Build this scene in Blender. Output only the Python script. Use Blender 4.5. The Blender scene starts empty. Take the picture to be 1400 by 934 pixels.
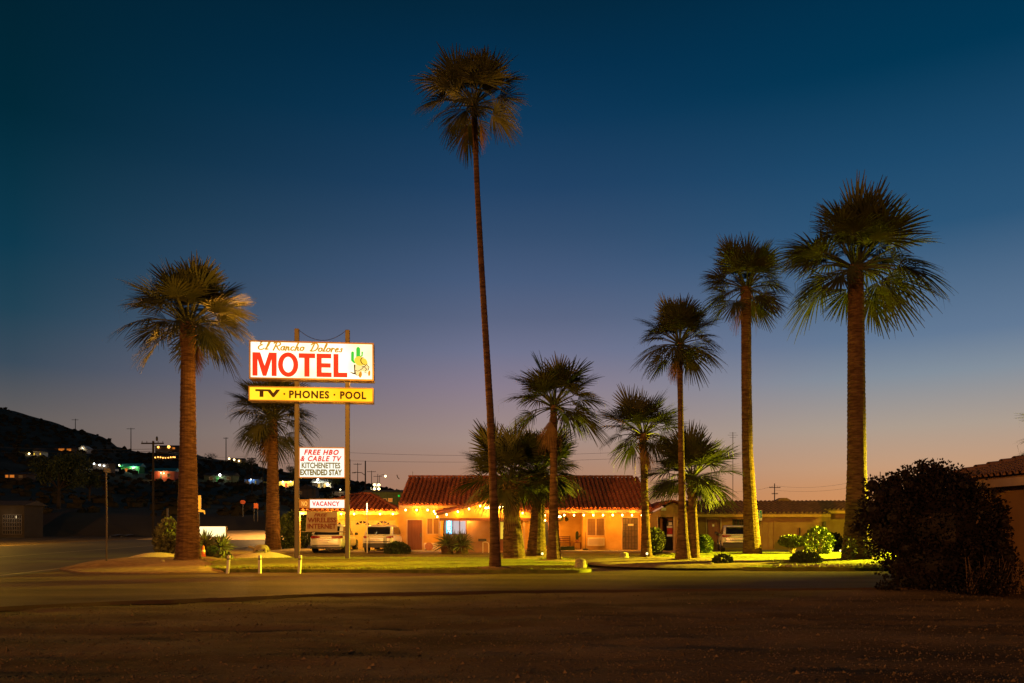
import bpy, math, random
from math import pi, sin, cos, tan, radians as R, sqrt, exp, hypot, atan2
from mathutils import Vector, Matrix, noise

# ------------------------------------------------------------------ scene, camera, sky, exposure
sc = bpy.context.scene
COL = sc.collection
F, CX, HOR, EYE = 1089.0, 700.0, 717.0, 1.7       # focal length in photo pixels, horizon row, eye height
cam = bpy.data.cameras.new('camera'); camo = bpy.data.objects.new('camera', cam); COL.objects.link(camo)
camo.location = (0, 0, EYE); camo.rotation_euler = (pi/2, 0, 0)
cam.sensor_width = 36; cam.lens = 28.0; cam.shift_y = 0.1786
cam.clip_start = 0.1; cam.clip_end = 6000
sc.camera = camo
sc.view_settings.view_transform = 'Standard'; sc.view_settings.look = 'None'
sc.view_settings.exposure = 0.0; sc.view_settings.gamma = 1.0
sc.cycles.use_denoising = True
sc.cycles.max_bounces = 6; sc.cycles.diffuse_bounces = 3; sc.cycles.glossy_bounces = 3
sc.cycles.transparent_max_bounces = 8; sc.cycles.sample_clamp_indirect = 4.0
sc.cycles.caustics_reflective = False; sc.cycles.caustics_refractive = False

def s2l(c):
    return tuple((v/255/12.92 if v/255 <= .04045 else ((v/255+.055)/1.055)**2.4) for v in c)

world = bpy.data.worlds.new('World'); sc.world = world; world.use_nodes = True
wn = world.node_tree; wl = wn.links; bg = wn.nodes['Background']
tc = wn.nodes.new('ShaderNodeTexCoord'); sep = wn.nodes.new('ShaderNodeSeparateXYZ')
wl.new(tc.outputs['Generated'], sep.inputs[0])
asin = wn.nodes.new('ShaderNodeMath'); asin.operation = 'ARCSINE'; wl.new(sep.outputs['Z'], asin.inputs[0])
def mapr(node_out, a, b, c=0., d=1., smooth=False):
    m = wn.nodes.new('ShaderNodeMapRange'); m.inputs[1].default_value = a; m.inputs[2].default_value = b
    m.inputs[3].default_value = c; m.inputs[4].default_value = d
    if smooth: m.interpolation_type = 'SMOOTHSTEP'
    wl.new(node_out, m.inputs[0]); return m.outputs[0]
def ramp(fac, stops):
    r = wn.nodes.new('ShaderNodeValToRGB'); e = r.color_ramp.elements
    while len(e) < len(stops): e.new(0.5)
    for el, (p, c) in zip(e, stops):
        el.position = p; el.color = (*s2l(c), 1)
    wl.new(fac, r.inputs[0]); return r.outputs[0]
ELMAX = 60.0
fac = mapr(asin.outputs[0], 0, R(ELMAX))
glow_stops = [(0, (214, 140, 80)), (2.2, (206, 145, 96)), (3.8, (197, 155, 122)), (6.3, (173, 157, 143)), (9.6, (131, 143, 156)), (12, (98, 121, 149)),
              (18.5, (43, 85, 120)), (22.5, (27, 73, 108)), (27.8, (0, 54, 84)), (33, (0, 45, 72)), (45, (0, 33, 55)), (60, (0, 26, 45))]
mid_stops = [(0, (188, 124, 86)), (2, (178, 128, 98)), (4, (172, 132, 110)), (6.1, (163, 139, 130)), (9.8, (137, 125, 141)), (12.3, (111, 115, 142)), (14.5, (90, 101, 130)),
             (17.1, (71, 91, 124)), (20, (52, 78, 111)), (23, (33, 66, 101)), (27, (13, 55, 88)), (30, (4, 47, 77)), (33, (2, 40, 64)), (45, (0, 30, 50)), (60, (0, 24, 41))]
dim_stops = [(0, (120, 94, 80)), (3.4, (112, 96, 88)), (6.5, (100, 94, 92)), (9.8, (58, 75, 91)), (13, (32, 66, 85)), (16.7, (13, 57, 78)),
             (24, (0, 40, 56)), (29, (0, 35, 50)), (33, (0, 32, 47)), (45, (0, 26, 42)), (60, (0, 22, 37))]
cols = [ramp(fac, [(e/ELMAX, c) for e, c in st_]) for st_ in (dim_stops, mid_stops, glow_stops)]
# azimuth: the afterglow sits to the right of the view axis and dies away round the horizon
az = wn.nodes.new('ShaderNodeMath'); az.operation = 'ARCTAN2'
wl.new(sep.outputs['X'], az.inputs[0]); wl.new(sep.outputs['Y'], az.inputs[1])
off = wn.nodes.new('ShaderNodeMath'); off.operation = 'SUBTRACT'; off.inputs[1].default_value = R(30); wl.new(az.outputs[0], off.inputs[0])
ab = wn.nodes.new('ShaderNodeMath'); ab.operation = 'ABSOLUTE'; wl.new(off.outputs[0], ab.inputs[0])
def mixc(f, a, b):
    m = wn.nodes.new('ShaderNodeMix'); m.data_type = 'RGBA'; wl.new(f, m.inputs[0]); wl.new(a, m.inputs[6]); wl.new(b, m.inputs[7]); return m.outputs[2]
sky_col = mixc(mapr(ab.outputs[0], R(2), R(30), 1., 0., True), mixc(mapr(ab.outputs[0], R(32), R(62), 1., 0., False), cols[0], cols[1]), cols[2])
# clear-sky scattering, its sun just under the horizon behind the motel, laid on top very weakly
sky = wn.nodes.new('ShaderNodeTexSky'); sky.sky_type = 'NISHITA'; sky.sun_disc = False
sky.sun_elevation = R(-3); sky.sun_rotation = R(15)
skm = wn.nodes.new('ShaderNodeMix'); skm.data_type = 'RGBA'; skm.blend_type = 'ADD'; skm.inputs[0].default_value = 0.004
wl.new(sky_col, skm.inputs[6]); wl.new(sky.outputs[0], skm.inputs[7])
wl.new(skm.outputs[2], bg.inputs[0]); bg.inputs[1].default_value = 1.0

# ------------------------------------------------------------------ helpers
def gd(py, z=0.0): return (EYE-z)*F/(py-HOR)
def X(px, d): return (px-CX)/F*d
def Z(py, d): return EYE-(py-HOR)/F*d
def lerp(a, b, t): return a+(b-a)*t
def table(tb, x):
    if x <= tb[0][0]: return tb[0][1]
    for (a, b), (c, d) in zip(tb, tb[1:]):
        if x <= c: return b+(d-b)*(x-a)/(c-a)
    return tb[-1][1]

MATS = {}
def mat(name, col, col2=None, rough=.8, scale=6., bump=0., bscale=None, metal=0., stretch=(1, 1, 1), detail=4., ramp_pos=(.35, .68), spec=.5, trans=0.):
    m = bpy.data.materials.new(name); m.use_nodes = True
    nt = m.node_tree; b = nt.nodes['Principled BSDF']
    b.inputs['Base Color'].default_value = (*col, 1); b.inputs['Roughness'].default_value = rough
    b.inputs['Metallic'].default_value = metal; b.inputs['Specular IOR Level'].default_value = spec
    t = nt.nodes.new('ShaderNodeTexCoord'); mp = nt.nodes.new('ShaderNodeMapping'); mp.inputs['Scale'].default_value = stretch
    nt.links.new(t.outputs['Object'], mp.inputs[0])
    if col2 is not None:
        n = nt.nodes.new('ShaderNodeTexNoise'); n.inputs['Scale'].default_value = scale; n.inputs['Detail'].default_value = detail
        nt.links.new(mp.outputs[0], n.inputs['Vector'])
        r = nt.nodes.new('ShaderNodeValToRGB'); e = r.color_ramp.elements
        e[0].position, e[1].position = ramp_pos; e[0].color = (*col, 1); e[1].color = (*col2, 1)
        nt.links.new(n.outputs['Fac'], r.inputs[0]); nt.links.new(r.outputs[0], b.inputs['Base Color'])
    if bump:
        n2 = nt.nodes.new('ShaderNodeTexNoise'); n2.inputs['Scale'].default_value = bscale or scale*3; n2.inputs['Detail'].default_value = 5
        nt.links.new(mp.outputs[0], n2.inputs['Vector'])
        bp = nt.nodes.new('ShaderNodeBump'); bp.inputs['Strength'].default_value = bump; bp.inputs['Distance'].default_value = .05
        nt.links.new(n2.outputs['Fac'], bp.inputs['Height']); nt.links.new(bp.outputs[0], b.inputs['Normal'])
    MATS[name] = m; return m
def emat(name, col, strength, base=(0.02, 0.02, 0.02), col2=None, scale=.5):
    m = bpy.data.materials.new(name); m.use_nodes = True
    b = m.node_tree.nodes['Principled BSDF']
    b.inputs['Base Color'].default_value = (*base, 1); b.inputs['Emission Color'].default_value = (*col, 1)
    b.inputs['Emission Strength'].default_value = strength; b.inputs['Roughness'].default_value = 1.
    b.inputs['Specular IOR Level'].default_value = 0.
    if col2 is not None:      # uneven tube backlight put into the emission colour as noise, with sheet yellowing
        nt = m.node_tree; t = nt.nodes.new('ShaderNodeTexCoord'); n = nt.nodes.new('ShaderNodeTexNoise'); n.inputs['Scale'].default_value = scale; n.inputs['Detail'].default_value = 2
        r = nt.nodes.new('ShaderNodeValToRGB'); e = r.color_ramp.elements; e[0].position, e[1].position = .35, .65; e[0].color = (*col, 1); e[1].color = (*col2, 1)
        nt.links.new(t.outputs['Object'], n.inputs['Vector']); nt.links.new(n.outputs['Fac'], r.inputs[0]); nt.links.new(r.outputs[0], b.inputs['Emission Color'])
    MATS[name] = m; return m

class MB:
    def __init__(s): s.v, s.f, s.m, s.cur = [], [], [], 0
    def add(s, vs, fs):
        o = len(s.v); s.v += [tuple(v) for v in vs]; s.f += [tuple(i+o for i in f) for f in fs]; s.m += [s.cur]*len(fs); return s
    def box(s, x0, x1, y0, y1, z0, z1):
        return s.add([(x0,y0,z0),(x1,y0,z0),(x1,y1,z0),(x0,y1,z0),(x0,y0,z1),(x1,y0,z1),(x1,y1,z1),(x0,y1,z1)],
              [(3,2,1,0),(4,5,6,7),(0,1,5,4),(1,2,6,5),(2,3,7,6),(3,0,4,7)])
    def cbox(s, x0, x1, y0, y1, z0, z1, b):
        """box with all vertical and top edges chamfered"""
        ring = lambda i, z: [(x0+i+b,y0+i,z),(x1-i-b,y0+i,z),(x1-i,y0+i+b,z),(x1-i,y1-i-b,z),(x1-i-b,y1-i,z),(x0+i+b,y1-i,z),(x0+i,y1-i-b,z),(x0+i,y0+i+b,z)]
        return s.loft([ring(0, z0), ring(0, z1-b), ring(b, z1)])
    def loft(s, rings, cap=True, closed=True):
        n = len(rings[0]); vs = [p for r in rings for p in r]; fs = []
        for k in range(len(rings)-1):
            for i in range(n if closed else n-1):
                j = (i+1) % n
                fs.append((k*n+i, k*n+j, (k+1)*n+j, (k+1)*n+i))
        if cap: fs += [tuple(range(n-1, -1, -1)), tuple(range((len(rings)-1)*n, len(rings)*n))]
        return s.add(vs, fs)
    def tube(s, pts, rad, n=8, cap=True):
        pts = [Vector(p) for p in pts]
        if not hasattr(rad, '__len__'): rad = [rad]*len(pts)
        rings = []; a = None
        for i, p in enumerate(pts):
            t = (pts[min(i+1, len(pts)-1)]-pts[max(i-1, 0)]).normalized()
            if a is None:
                a = t.orthogonal().normalized()
            a = (a-t*a.dot(t)).normalized(); b = t.cross(a)
            rings.append([p+(a*cos(2*pi*k/n)+b*sin(2*pi*k/n))*rad[i] for k in range(n)])
        return s.loft(rings, cap)
    def ellipsoid(s, c, r, nu=10, nv=7, jitter=0., rng=random, zmin=-1.):
        rings = []
        for j in range(nv+1):
            ph = -pi/2+pi*j/nv
            rr = []
            for i in range(nu):
                th = 2*pi*i/nu; k = 1+rng.uniform(-jitter, jitter)
                rr.append((c[0]+r[0]*cos(ph)*cos(th)*k, c[1]+r[1]*cos(ph)*sin(th)*k, c[2]+r[2]*max(zmin, sin(ph))*k))
            rings.append(rr)
        return s.loft(rings)
    def quad(s, a, b, c, d): return s.add([a, b, c, d], [(0, 1, 2, 3)])
    def build(s, name, mats, parent=None, smooth=False, local=False):
        me = bpy.data.meshes.new(name)
        vs = s.v
        if parent is not None and not local:
            L = world_loc(parent); vs = [(a-L.x, b-L.y, c-L.z) for a, b, c in vs]
        me.from_pydata(vs, [], s.f)
        mats = mats if isinstance(mats, (list, tuple)) else [mats]
        for m in mats: me.materials.append(m)
        if len(mats) > 1: me.polygons.foreach_set('material_index', s.m)
        if smooth: me.polygons.foreach_set('use_smooth', [True]*len(me.polygons))
        me.update()
        return link(name, me, parent)
def link(name, me, parent=None):
    o = bpy.data.objects.new(name, me); COL.objects.link(o)
    if parent is not None: o.parent = parent
    return o
def world_loc(o):
    v = Vector(o.location)
    while o.parent is not None:
        o = o.parent; v = v+Vector(o.location)
    return v
def tag(o, label=None, cat=None, group=None, kind=None):
    if label: o['label'] = label
    if cat: o['category'] = cat
    if group: o['group'] = group
    if kind: o['kind'] = kind
    return o
def thing(name, label, cat, loc=(0, 0, 0), rz=0., group=None):
    o = bpy.data.objects.new(name, None); COL.objects.link(o); o.empty_display_size = .2
    o.location = loc; o.rotation_euler = (0, 0, rz)
    return tag(o, label, cat, group)
def struct(o): o['kind'] = 'structure'; return o
def stuff(o): o['kind'] = 'stuff'; return o
def copy_tree(o, parent=None):
    c = o.copy(); COL.objects.link(c)
    if parent is not None: c.parent = parent
    for ch in list(o.children): copy_tree(ch, c)
    return c
def lamp(name, loc, power, col, radius=.05, parent=None, spot=None, aim=None, blend=1.):
    l = bpy.data.lights.new(name, 'SPOT' if spot else 'POINT'); l.energy = power; l.color = col; l.shadow_soft_size = radius
    o = bpy.data.objects.new(name, l); COL.objects.link(o)
    loc = Vector(loc)
    if spot:
        l.spot_size = R(spot); l.spot_blend = blend
        o.rotation_euler = (Vector(aim)-loc).to_track_quat('-Z', 'Y').to_euler()
    if parent is not None:
        loc = loc-world_loc(parent); o.parent = parent
    o.location = loc
    return o
def text_mesh(body, x0, x1, z0, z1, bold=0., shear=0., spacing=1., y=0.):
    """the words as a flat mesh fitted to a rectangle in the local xz plane, facing -y"""
    cu = bpy.data.curves.new('lettering', 'FONT'); cu.body = body; cu.offset = bold; cu.shear = shear; cu.space_character = spacing
    cu.resolution_u = 3; cu.fill_mode = 'FRONT'
    o = bpy.data.objects.new('lettering', cu); COL.objects.link(o)
    dg = bpy.context.evaluated_depsgraph_get(); me = bpy.data.meshes.new_from_object(o.evaluated_get(dg))
    COL.objects.unlink(o); bpy.data.objects.remove(o)
    xs = [v.co.x for v in me.vertices]; ys = [v.co.y for v in me.vertices]
    ax, bx, ay, by = min(xs), max(xs), min(ys), max(ys)
    for v in me.vertices:
        v.co = (x0+(v.co.x-ax)/(bx-ax)*(x1-x0), y, z0+(v.co.y-ay)/(by-ay)*(z1-z0))
    me.materials.clear()
    return me
def words(name, m, parent, *a, **k):
    me = text_mesh(*a, **k); me.materials.append(m); me.name = name
    return link(name, me, parent)

rnd = random.Random(7)

# ------------------------------------------------------------------ materials
M = MATS
mat('gravel', (.085, .058, .030), (.24, .165, .088), .95, .55, .9, 26, detail=10, spec=.05, ramp_pos=(.32, .70), stretch=(.5, 1.3, 1))
mat('stone', (.08, .055, .03), (.22, .155, .09), .95, 2.5, spec=.05)
mat('asphalt', (.062, .040, .022), (.125, .080, .044), .62, .55, .7, 34, detail=10, spec=.03, ramp_pos=(.32, .66), stretch=(.35, 1.5, 1))
mat('highway', (.045, .038, .030), (.070, .058, .044), .68, 1.2, .3, 30, detail=8, stretch=(1, .12, 1), spec=.08)
mat('concrete', (.34, .29, .24), (.42, .36, .30), .85, 2., .2, 30)
mat('lawn', (.13, .145, .022), (.23, .23, .04), .95, 3., .8, 60, detail=8, spec=.1)
mat('blade', (.22, .22, .03), (.38, .35, .05), .8, 1.3, spec=.2)
mat('dirt', (.20, .13, .08), (.30, .20, .12), .95, 4., .8, 40, detail=8, spec=.1)
mat('pale_gravel', (.45, .37, .24), (.60, .50, .34), .95, 14., .8, 50, detail=6, spec=.1)
mat('hill', (.075, .060, .038), (.15, .12, .075), .98, .05, .6, .6, detail=8, spec=.05)
mat('scrub', (.030, .028, .014), (.06, .05, .026), .95, .5, spec=.05)
mat('sand', (.36, .26, .14), (.48, .35, .2), .98, .2, .5, 3., spec=.05)
mat('trunk', (.058, .030, .016), (.165, .095, .054), .92, 3.0, .8, 14, stretch=(1, 1, 5), detail=6, spec=.15)
mat('trunk_dark', (.050, .030, .018), (.135, .080, .046), .94, 4.0, .9, 16, stretch=(1, 1, 3.5), detail=6, spec=.12)
mat('frond', (.022, .030, .009), (.058, .062, .018), .6, 3., spec=.35)
mat('frond_dead', (.17, .105, .055), (.27, .17, .09), .85, 5., spec=.1)
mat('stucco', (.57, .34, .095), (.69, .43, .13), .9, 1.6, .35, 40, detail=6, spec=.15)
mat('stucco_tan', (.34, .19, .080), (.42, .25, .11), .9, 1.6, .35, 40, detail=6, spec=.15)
mat('trim', (.55, .38, .22), (.62, .44, .26), .7, 3., spec=.3)
mat('tile', (.24, .068, .038), (.38, .12, .065), .8, 2.6, .3, 30, detail=6, spec=.2)
mat('tile_dark', (.16, .09, .065), (.27, .15, .10), .85, 3., .3, 30, detail=6, spec=.2)
mat('door_brown', (.17, .062, .036), (.21, .08, .045), .5, 3., .2, 20, stretch=(8, 8, .6), spec=.4)
mat('door_grille', (.12, .085, .055), (.17, .12, .075), .5, 6., spec=.4)
mat('dark_metal', (.035, .03, .028), (.05, .045, .04), .45, 4., metal=.6)
mat('pole_paint', (.060, .048, .042), (.085, .068, .058), .55, 1.2, .1, 12, stretch=(1, 1, .3), spec=.4)
mat('cabinet', (.19, .115, .05), (.25, .155, .07), .45, 2., metal=.3)
mat('black_trim', (.012, .012, .012), (.02, .02, .02), .5, 5.)
mat('glass', (.010, .011, .012), (.018, .018, .02), .06, .8, spec=.9)
mat('white_paint', (.72, .70, .66), (.80, .78, .74), .22, .9, spec=.6)
mat('rubber', (.014, .013, .012), (.03, .028, .026), .85, 7.)
mat('chrome', (.55, .53, .50), (.65, .63, .60), .2, 4., metal=.9)
mat('red_lens', (.20, .006, .004), (.30, .012, .008), .15, 6., spec=.8)
mat('ac_metal', (.62, .55, .42), (.70, .62, .48), .5, 3.)
mat('leaf', (.055, .095, .018), (.14, .19, .035), .55, 3.5, spec=.35)
mat('leaf_bright', (.055, .085, .012), (.105, .13, .022), .55, 4., spec=.35)
mat('leaf_dark', (.022, .038, .014), (.05, .07, .022), .6, 4., spec=.3)
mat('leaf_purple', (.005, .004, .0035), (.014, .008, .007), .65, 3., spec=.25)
mat('leaf_sage', (.075, .082, .045), (.15, .15, .08), .75, 4., spec=.2)
mat('wood', (.12, .07, .04), (.20, .12, .07), .85, 5., .4, 30, stretch=(1, 1, .2))
mat('pole_wood', (.018, .013, .010), (.032, .024, .018), .95, 5., .3, 20, stretch=(1, 1, .2))
mat('olive_wall', (.10, .12, .06), (.14, .16, .08), .85, 1.)
mat('rock', (.26, .21, .14), (.40, .33, .22), .9, 5., .7, 18, detail=6)
mat('pot', (.33, .14, .07), (.40, .18, .09), .8, 5.)
mat('white_post', (.66, .60, .50), (.76, .70, .60), .7, 4., .2, 20)
mat('cloth', (.20, .165, .155), (.25, .205, .19), .85, 2., .3, 5.)
mat('cloth_ink', (.10, .018, .022), (.13, .025, .03), .85, 6.)
mat('blue_sign', (.02, .22, .38), (.03, .27, .44), .4, 6.)
mat('white_sign', (.75, .75, .72), (.8, .8, .77), .4, 6.)
mat('red_sign', (.45, .05, .03), (.5, .07, .04), .4, 6.)
mat('cone_orange', (.65, .13, .03), (.72, .17, .04), .5, 6.)
mat('bronze', (.16, .12, .07), (.26, .20, .12), .7, 9., .5, 30)
mat('teal_roof', (.03, .30, .32), (.05, .38, .38), .5, 2.)
mat('green_wall', (.06, .32, .07), (.09, .40, .10), .8, 1.)
mat('red_wall', (.42, .07, .035), (.5, .10, .05), .8, 1.)
mat('pale_wall', (.55, .55, .48), (.66, .65, .57), .85, 1.)
mat('yellow_wall', (.62, .46, .10), (.7, .54, .15), .85, 1.)
mat('blue_wall', (.10, .18, .34), (.15, .24, .40), .85, 1.)
mat('shop_wall', (.03, .022, .015), (.045, .033, .023), .9, 1.)
mat('dark_wall', (.10, .075, .055), (.14, .105, .075), .9, 1.)
mat('dark_roof', (.045, .035, .03), (.07, .055, .045), .9, 2.)
mat('red_machine', (.40, .015, .015), (.48, .02, .02), .35, 3.)
mat('line_paint', (.20, .17, .12), (.30, .26, .19), .7, 3., .2)
mat('tan_gate', (.50, .36, .20), (.56, .41, .24), .6, 2.)
W_SIGN = 1.75
emat('sign_white', (1, .95, .76), W_SIGN, col2=(.92, .74, .36), scale=.6)
emat('sign_yellow', (1, .42, .003), 1.55, col2=(1, .60, .02), scale=.55)
emat('ink_red', (1, .035, .012), 1.0)
emat('ink_gold', (.80, .37, .02), .85)
emat('ink_brown', (.10, .018, .002), .6)
emat('ink_green', (.01, .62, .05), 1.0)
emat('ink_hat', (1, .66, .06), 1.1)
emat('ink_cream', (1, .74, .28), 1.15)
emat('ink_olive', (.34, .21, .006), .6)
emat('ink_orange', (1, .36, .02), .85)
emat('reader_white', (1, .99, .84), 1.08)
emat('ink_scarlet', (1, .02, .004), .85)
emat('monument_white', (1, .84, .40), 1.7)
emat('bulb', (1, .66, .22), 26.)
emat('tube_lamp', (1, .70, .25), 30.)
emat('path_globe', (1, .70, .32), 3.)
emat('neon_blue', (.06, .55, 1.0), 3.2)
emat('neon_white', (.45, .92, 1.0), 4.5)
emat('window_office', (.75, .62, .62), .8)
emat('window_warm', (1, .60, .12), 1.0)
emat('window_orange', (1, .27, .03), .6)
emat('window_dim', (.5, .25, .07), .10)
mat('curtain', (.20, .105, .05), (.27, .145, .07), .5, 3., .2, 20, stretch=(9, 9, .3))
emat('window_yellow', (1, .62, .05), .9)
emat('lamp_white', (.95, 1, .92), 12.)
emat('lamp_warm', (1, .72, .30), 9.)
emat('lamp_orange', (1, .42, .08), 4.)
emat('lamp_green', (.85, 1, .30), 12.)
emat('arrow_sign', (1, .34, .02), 1.4)
emat('machine_panel', (1, .42, .10), .35)

# ------------------------------------------------------------------ ground
def sheet(name, pts, z, m, parent=None):
    mb = MB(); mb.add([(x, y, z) for x, y in pts], [tuple(range(len(pts)))])
    return mb.build(name, m, parent)
g = MB()
gxs = [-2500, -900, -300, -120, -60, -30]+[-17+i*.21 for i in range(162)]+[20, 30, 60, 120, 300, 900, 2500]
gys = [-400, -60, 0, 3]+[5+i*.15 for i in range(0, 108)]+[23, 26, 31, 36, 44, 60, 100, 250, 900, 3000]
def ground_h(x, y):
    if abs(x) > 17 or y < 4 or y > 20.5: return 0. if y > 20.5 or y < 4 else -.02
    k = min(1, (20.5-y)/1.5, (y-4)/2, (17-abs(x))/1.5)
    h = .05*noise.noise((x*.30, y*1.1, 0))+.035*noise.noise((x*1.1, y*2.0, 4))+.022*noise.noise((x*2.6, y*3.4, 7))
    for c, w in ((13.2, 1.), (14.9, .9), (16.6, .6), (10.2, .7)):      # wheel ruts
        h -= .028*w*exp(-((y-c-.7*sin(x*.17+c))/.20)**2)-.018*w*exp(-((y-c-.7*sin(x*.17+c)-.34)/.16)**2)
    return k*h-.035*k
for y in gys:
    for x in gxs: g.v.append((x, y, ground_h(x, y)))
nx = len(gxs)
for j in range(len(gys)-1):
    for i in range(nx-1):
        g.f.append((j*nx+i, j*nx+i+1, (j+1)*nx+i+1, (j+1)*nx+i)); g.m.append(0)
struct(g.build('ground', M['gravel'], smooth=True))
# loose stones on the gravel lot
st = MB()
for k in range(24000):
    y = 8+13*rnd.random()**1.3; x = rnd.uniform(-.68*y, .68*y); r = rnd.uniform(.006, .020)*(1 if rnd.random() < .96 else 2.2)
    edge = table([(-30, 14.5), (-10.3, 16), (-8.6, 17.1), (-6.3, 18.1), (-4.4, 19.1), (0, 19.9), (4.5, 20.4), (9.5, 20.8), (14, 21)], x)
    if y > edge-.05: continue
    z = ground_h(x, y); a = rnd.random()*6.3
    p = [(x+r*cos(a+i*2.09)*rnd.uniform(.7, 1.2), y+r*sin(a+i*2.09)*rnd.uniform(.7, 1.2), z-.004) for i in range(3)]
    st.add(p+[(x, y, z+r*rnd.uniform(.5, 1.))], [(0, 1, 3), (1, 2, 3), (2, 0, 3)])
stuff(st.build('gravel_stones', M['stone']))

front_edge = [(-60, 12.), (-30, 13.2), (-16, 14.8), (-10.3, 16), (-8.6, 17.1), (-6.3, 18.1), (-4.4, 19.1), (0, 19.9), (4.5, 20.4), (9.5, 20.8), (14, 21), (40, 21.5)]
fe = []
for (a, b), (c, d) in zip(front_edge, front_edge[1:]):
    n = max(1, int(abs(c-a)/.5))
    for i in range(n):
        t = i/n; x = lerp(a, c, t); fe.append((x, lerp(b, d, t)+(.10*noise.noise((x*.9, 0, 2))+.05*noise.noise((x*3, 1, 2)))))
fe.append(front_edge[-1])
ap = MB()   # frontage road: a 4 cm asphalt mat with a broken front edge, and the motel driveway and forecourt behind
n = len(fe)
ap.v = [(x, y-.10, -.03) for x, y in fe]+[(x, y, .045) for x, y in fe]+[(x, 28.2, .045) for x, y in fe]+[(x, 60, .045) for x, y in fe]
for i in range(n-1):
    for k in range(3): ap.f.append((k*n+i, k*n+i+1, (k+1)*n+i+1, (k+1)*n+i)); ap.m.append(0)
struct(ap.build('frontage_road', M['asphalt']))
# highway running away on the left, seen past the sign
def hwx(c, y): return c-.097*y
hw = [(hwx(-13.4, 8), 8), (hwx(-13.4, 400), 400), (hwx(-33, 400), 400), (hwx(-33, 8), 8)]
struct(sheet('highway', [p for p in hw], .053, M['highway']))
for nm, c, w in (('edge_line', -13.9, .13), ('lane_line', -21.8, .14), ('edge_line', -32.2, .13)):
    struct(sheet(nm, [(hwx(c, 8), 8), (hwx(c, 260), 260), (hwx(c-w, 260), 260), (hwx(c-w, 8), 8)], .058, M['line_paint']))
# far dirt apron and its kerb beyond the highway
kb = MB(); 
for a, b in (((150, 733), (206, 724)), ((165, 735), (222, 726))):
    d0, d1 = 105, 190
    x0, x1 = X(a[0], d0), X(b[0], d1)
    kb.add([(x0, d0, .0), (x1, d1, .0), (x1, d1, .25), (x0, d0, .25), (x0+.4, d0+1.2, .25), (x1+.4, d1+1.2, .25)], [(0, 1, 2, 3), (3, 2, 5, 4)])
struct(kb.build('kerb', M['concrete']))

def raised(name, pts, z, m, parent=None, hump=0., res=.5):
    """a slab of ground with kerb sides and an uneven top"""
    mb = MB(); k = len(pts)
    cx = sum(p[0] for p in pts)/k; cy = sum(p[1] for p in pts)/k
    rings = []
    for s_, dz in ((1, -.06-z), (1, 0), (.985, .012), (.9, .02+hump*.35), (.7, .03+hump*.75), (.35, .03+hump), (.0, .03+hump)):
        rings.append([(cx+(x-cx)*s_, cy+(y-cy)*s_, z+dz+(.03*noise.noise((x*s_*.8, y*s_*.8, 3)) if 0 < s_ < .97 else 0)) for x, y in pts])
    mb.loft(rings, cap=False)
    return struct(mb.build(name, m, parent, smooth=True))
def dense(pts, step=.7):
    out = []
    for (a, b), (c, d) in zip(pts, pts[1:]+pts[:1]):
        n = max(1, int(hypot(c-a, d-b)/step))
        out += [(lerp(a, c, i/n), lerp(b, d, i/n)) for i in range(n)]
    return out
LAWN_L = [(-9.9, 27.6), (-5, 27.2), (0, 27.0), (2.3, 27.1), (2.75, 27.6), (2.6, 29), (3.1, 32), (2.6, 36.2), (-4, 37.0), (-10, 37.0), (-12.5, 36.0), (-12.6, 33), (-11.9, 29.6)]
LAWN_R = [(6.0, 35.0), (6.9, 30.2), (9.0, 28.4), (14, 28.3), (19, 28.6), (24, 29), (24.5, 44.2), (10.5, 44.2), (8.6, 42), (6.9, 38.6)]
raised('lawn', dense(LAWN_L), .15, M['lawn'], hump=.06)
raised('lawn', dense(LAWN_R), .15, M['lawn'], hump=.06)
def inside(p, poly):
    c = False
    for (a, b), (d, e) in zip(poly, poly[1:]+poly[:1]):
        if (b > p[1]) != (e > p[1]) and p[0] < (d-a)*(p[1]-b)/(e-b)+a: c = not c
    return c
BEDS = []          # (x, y, r) bare soil rings round the trunks
def grass(poly, n, seed):
    r = random.Random(seed); mb = MB(); xs = [p[0] for p in poly]; ys = [p[1] for p in poly]; k = 0
    cx = sum(xs)/len(xs); cy = sum(ys)/len(ys)
    while k < n:
        x = r.uniform(min(xs), max(xs)); y = min(ys)+(max(ys)-min(ys))*r.random()**1.4
        if not inside((x, y), poly) or any(hypot(x-a, y-b) < c*.9 for a, b, c in BEDS): continue
        k += 1; h = r.uniform(.03, .075); a = r.random()*pi; w = .011
        z = .155+.06*(1-min(1, max(abs(x-cx)/(max(xs)-cx), abs(y-cy)/(max(ys)-cy))))
        mb.add([(x-w*cos(a), y-w*sin(a), z), (x+w*cos(a), y+w*sin(a), z), (x+r.uniform(-.03, .03), y+r.uniform(-.03, .03), z+h)], [(0, 1, 2)])
    return stuff(mb.build('grass', M['blade']))
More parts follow.
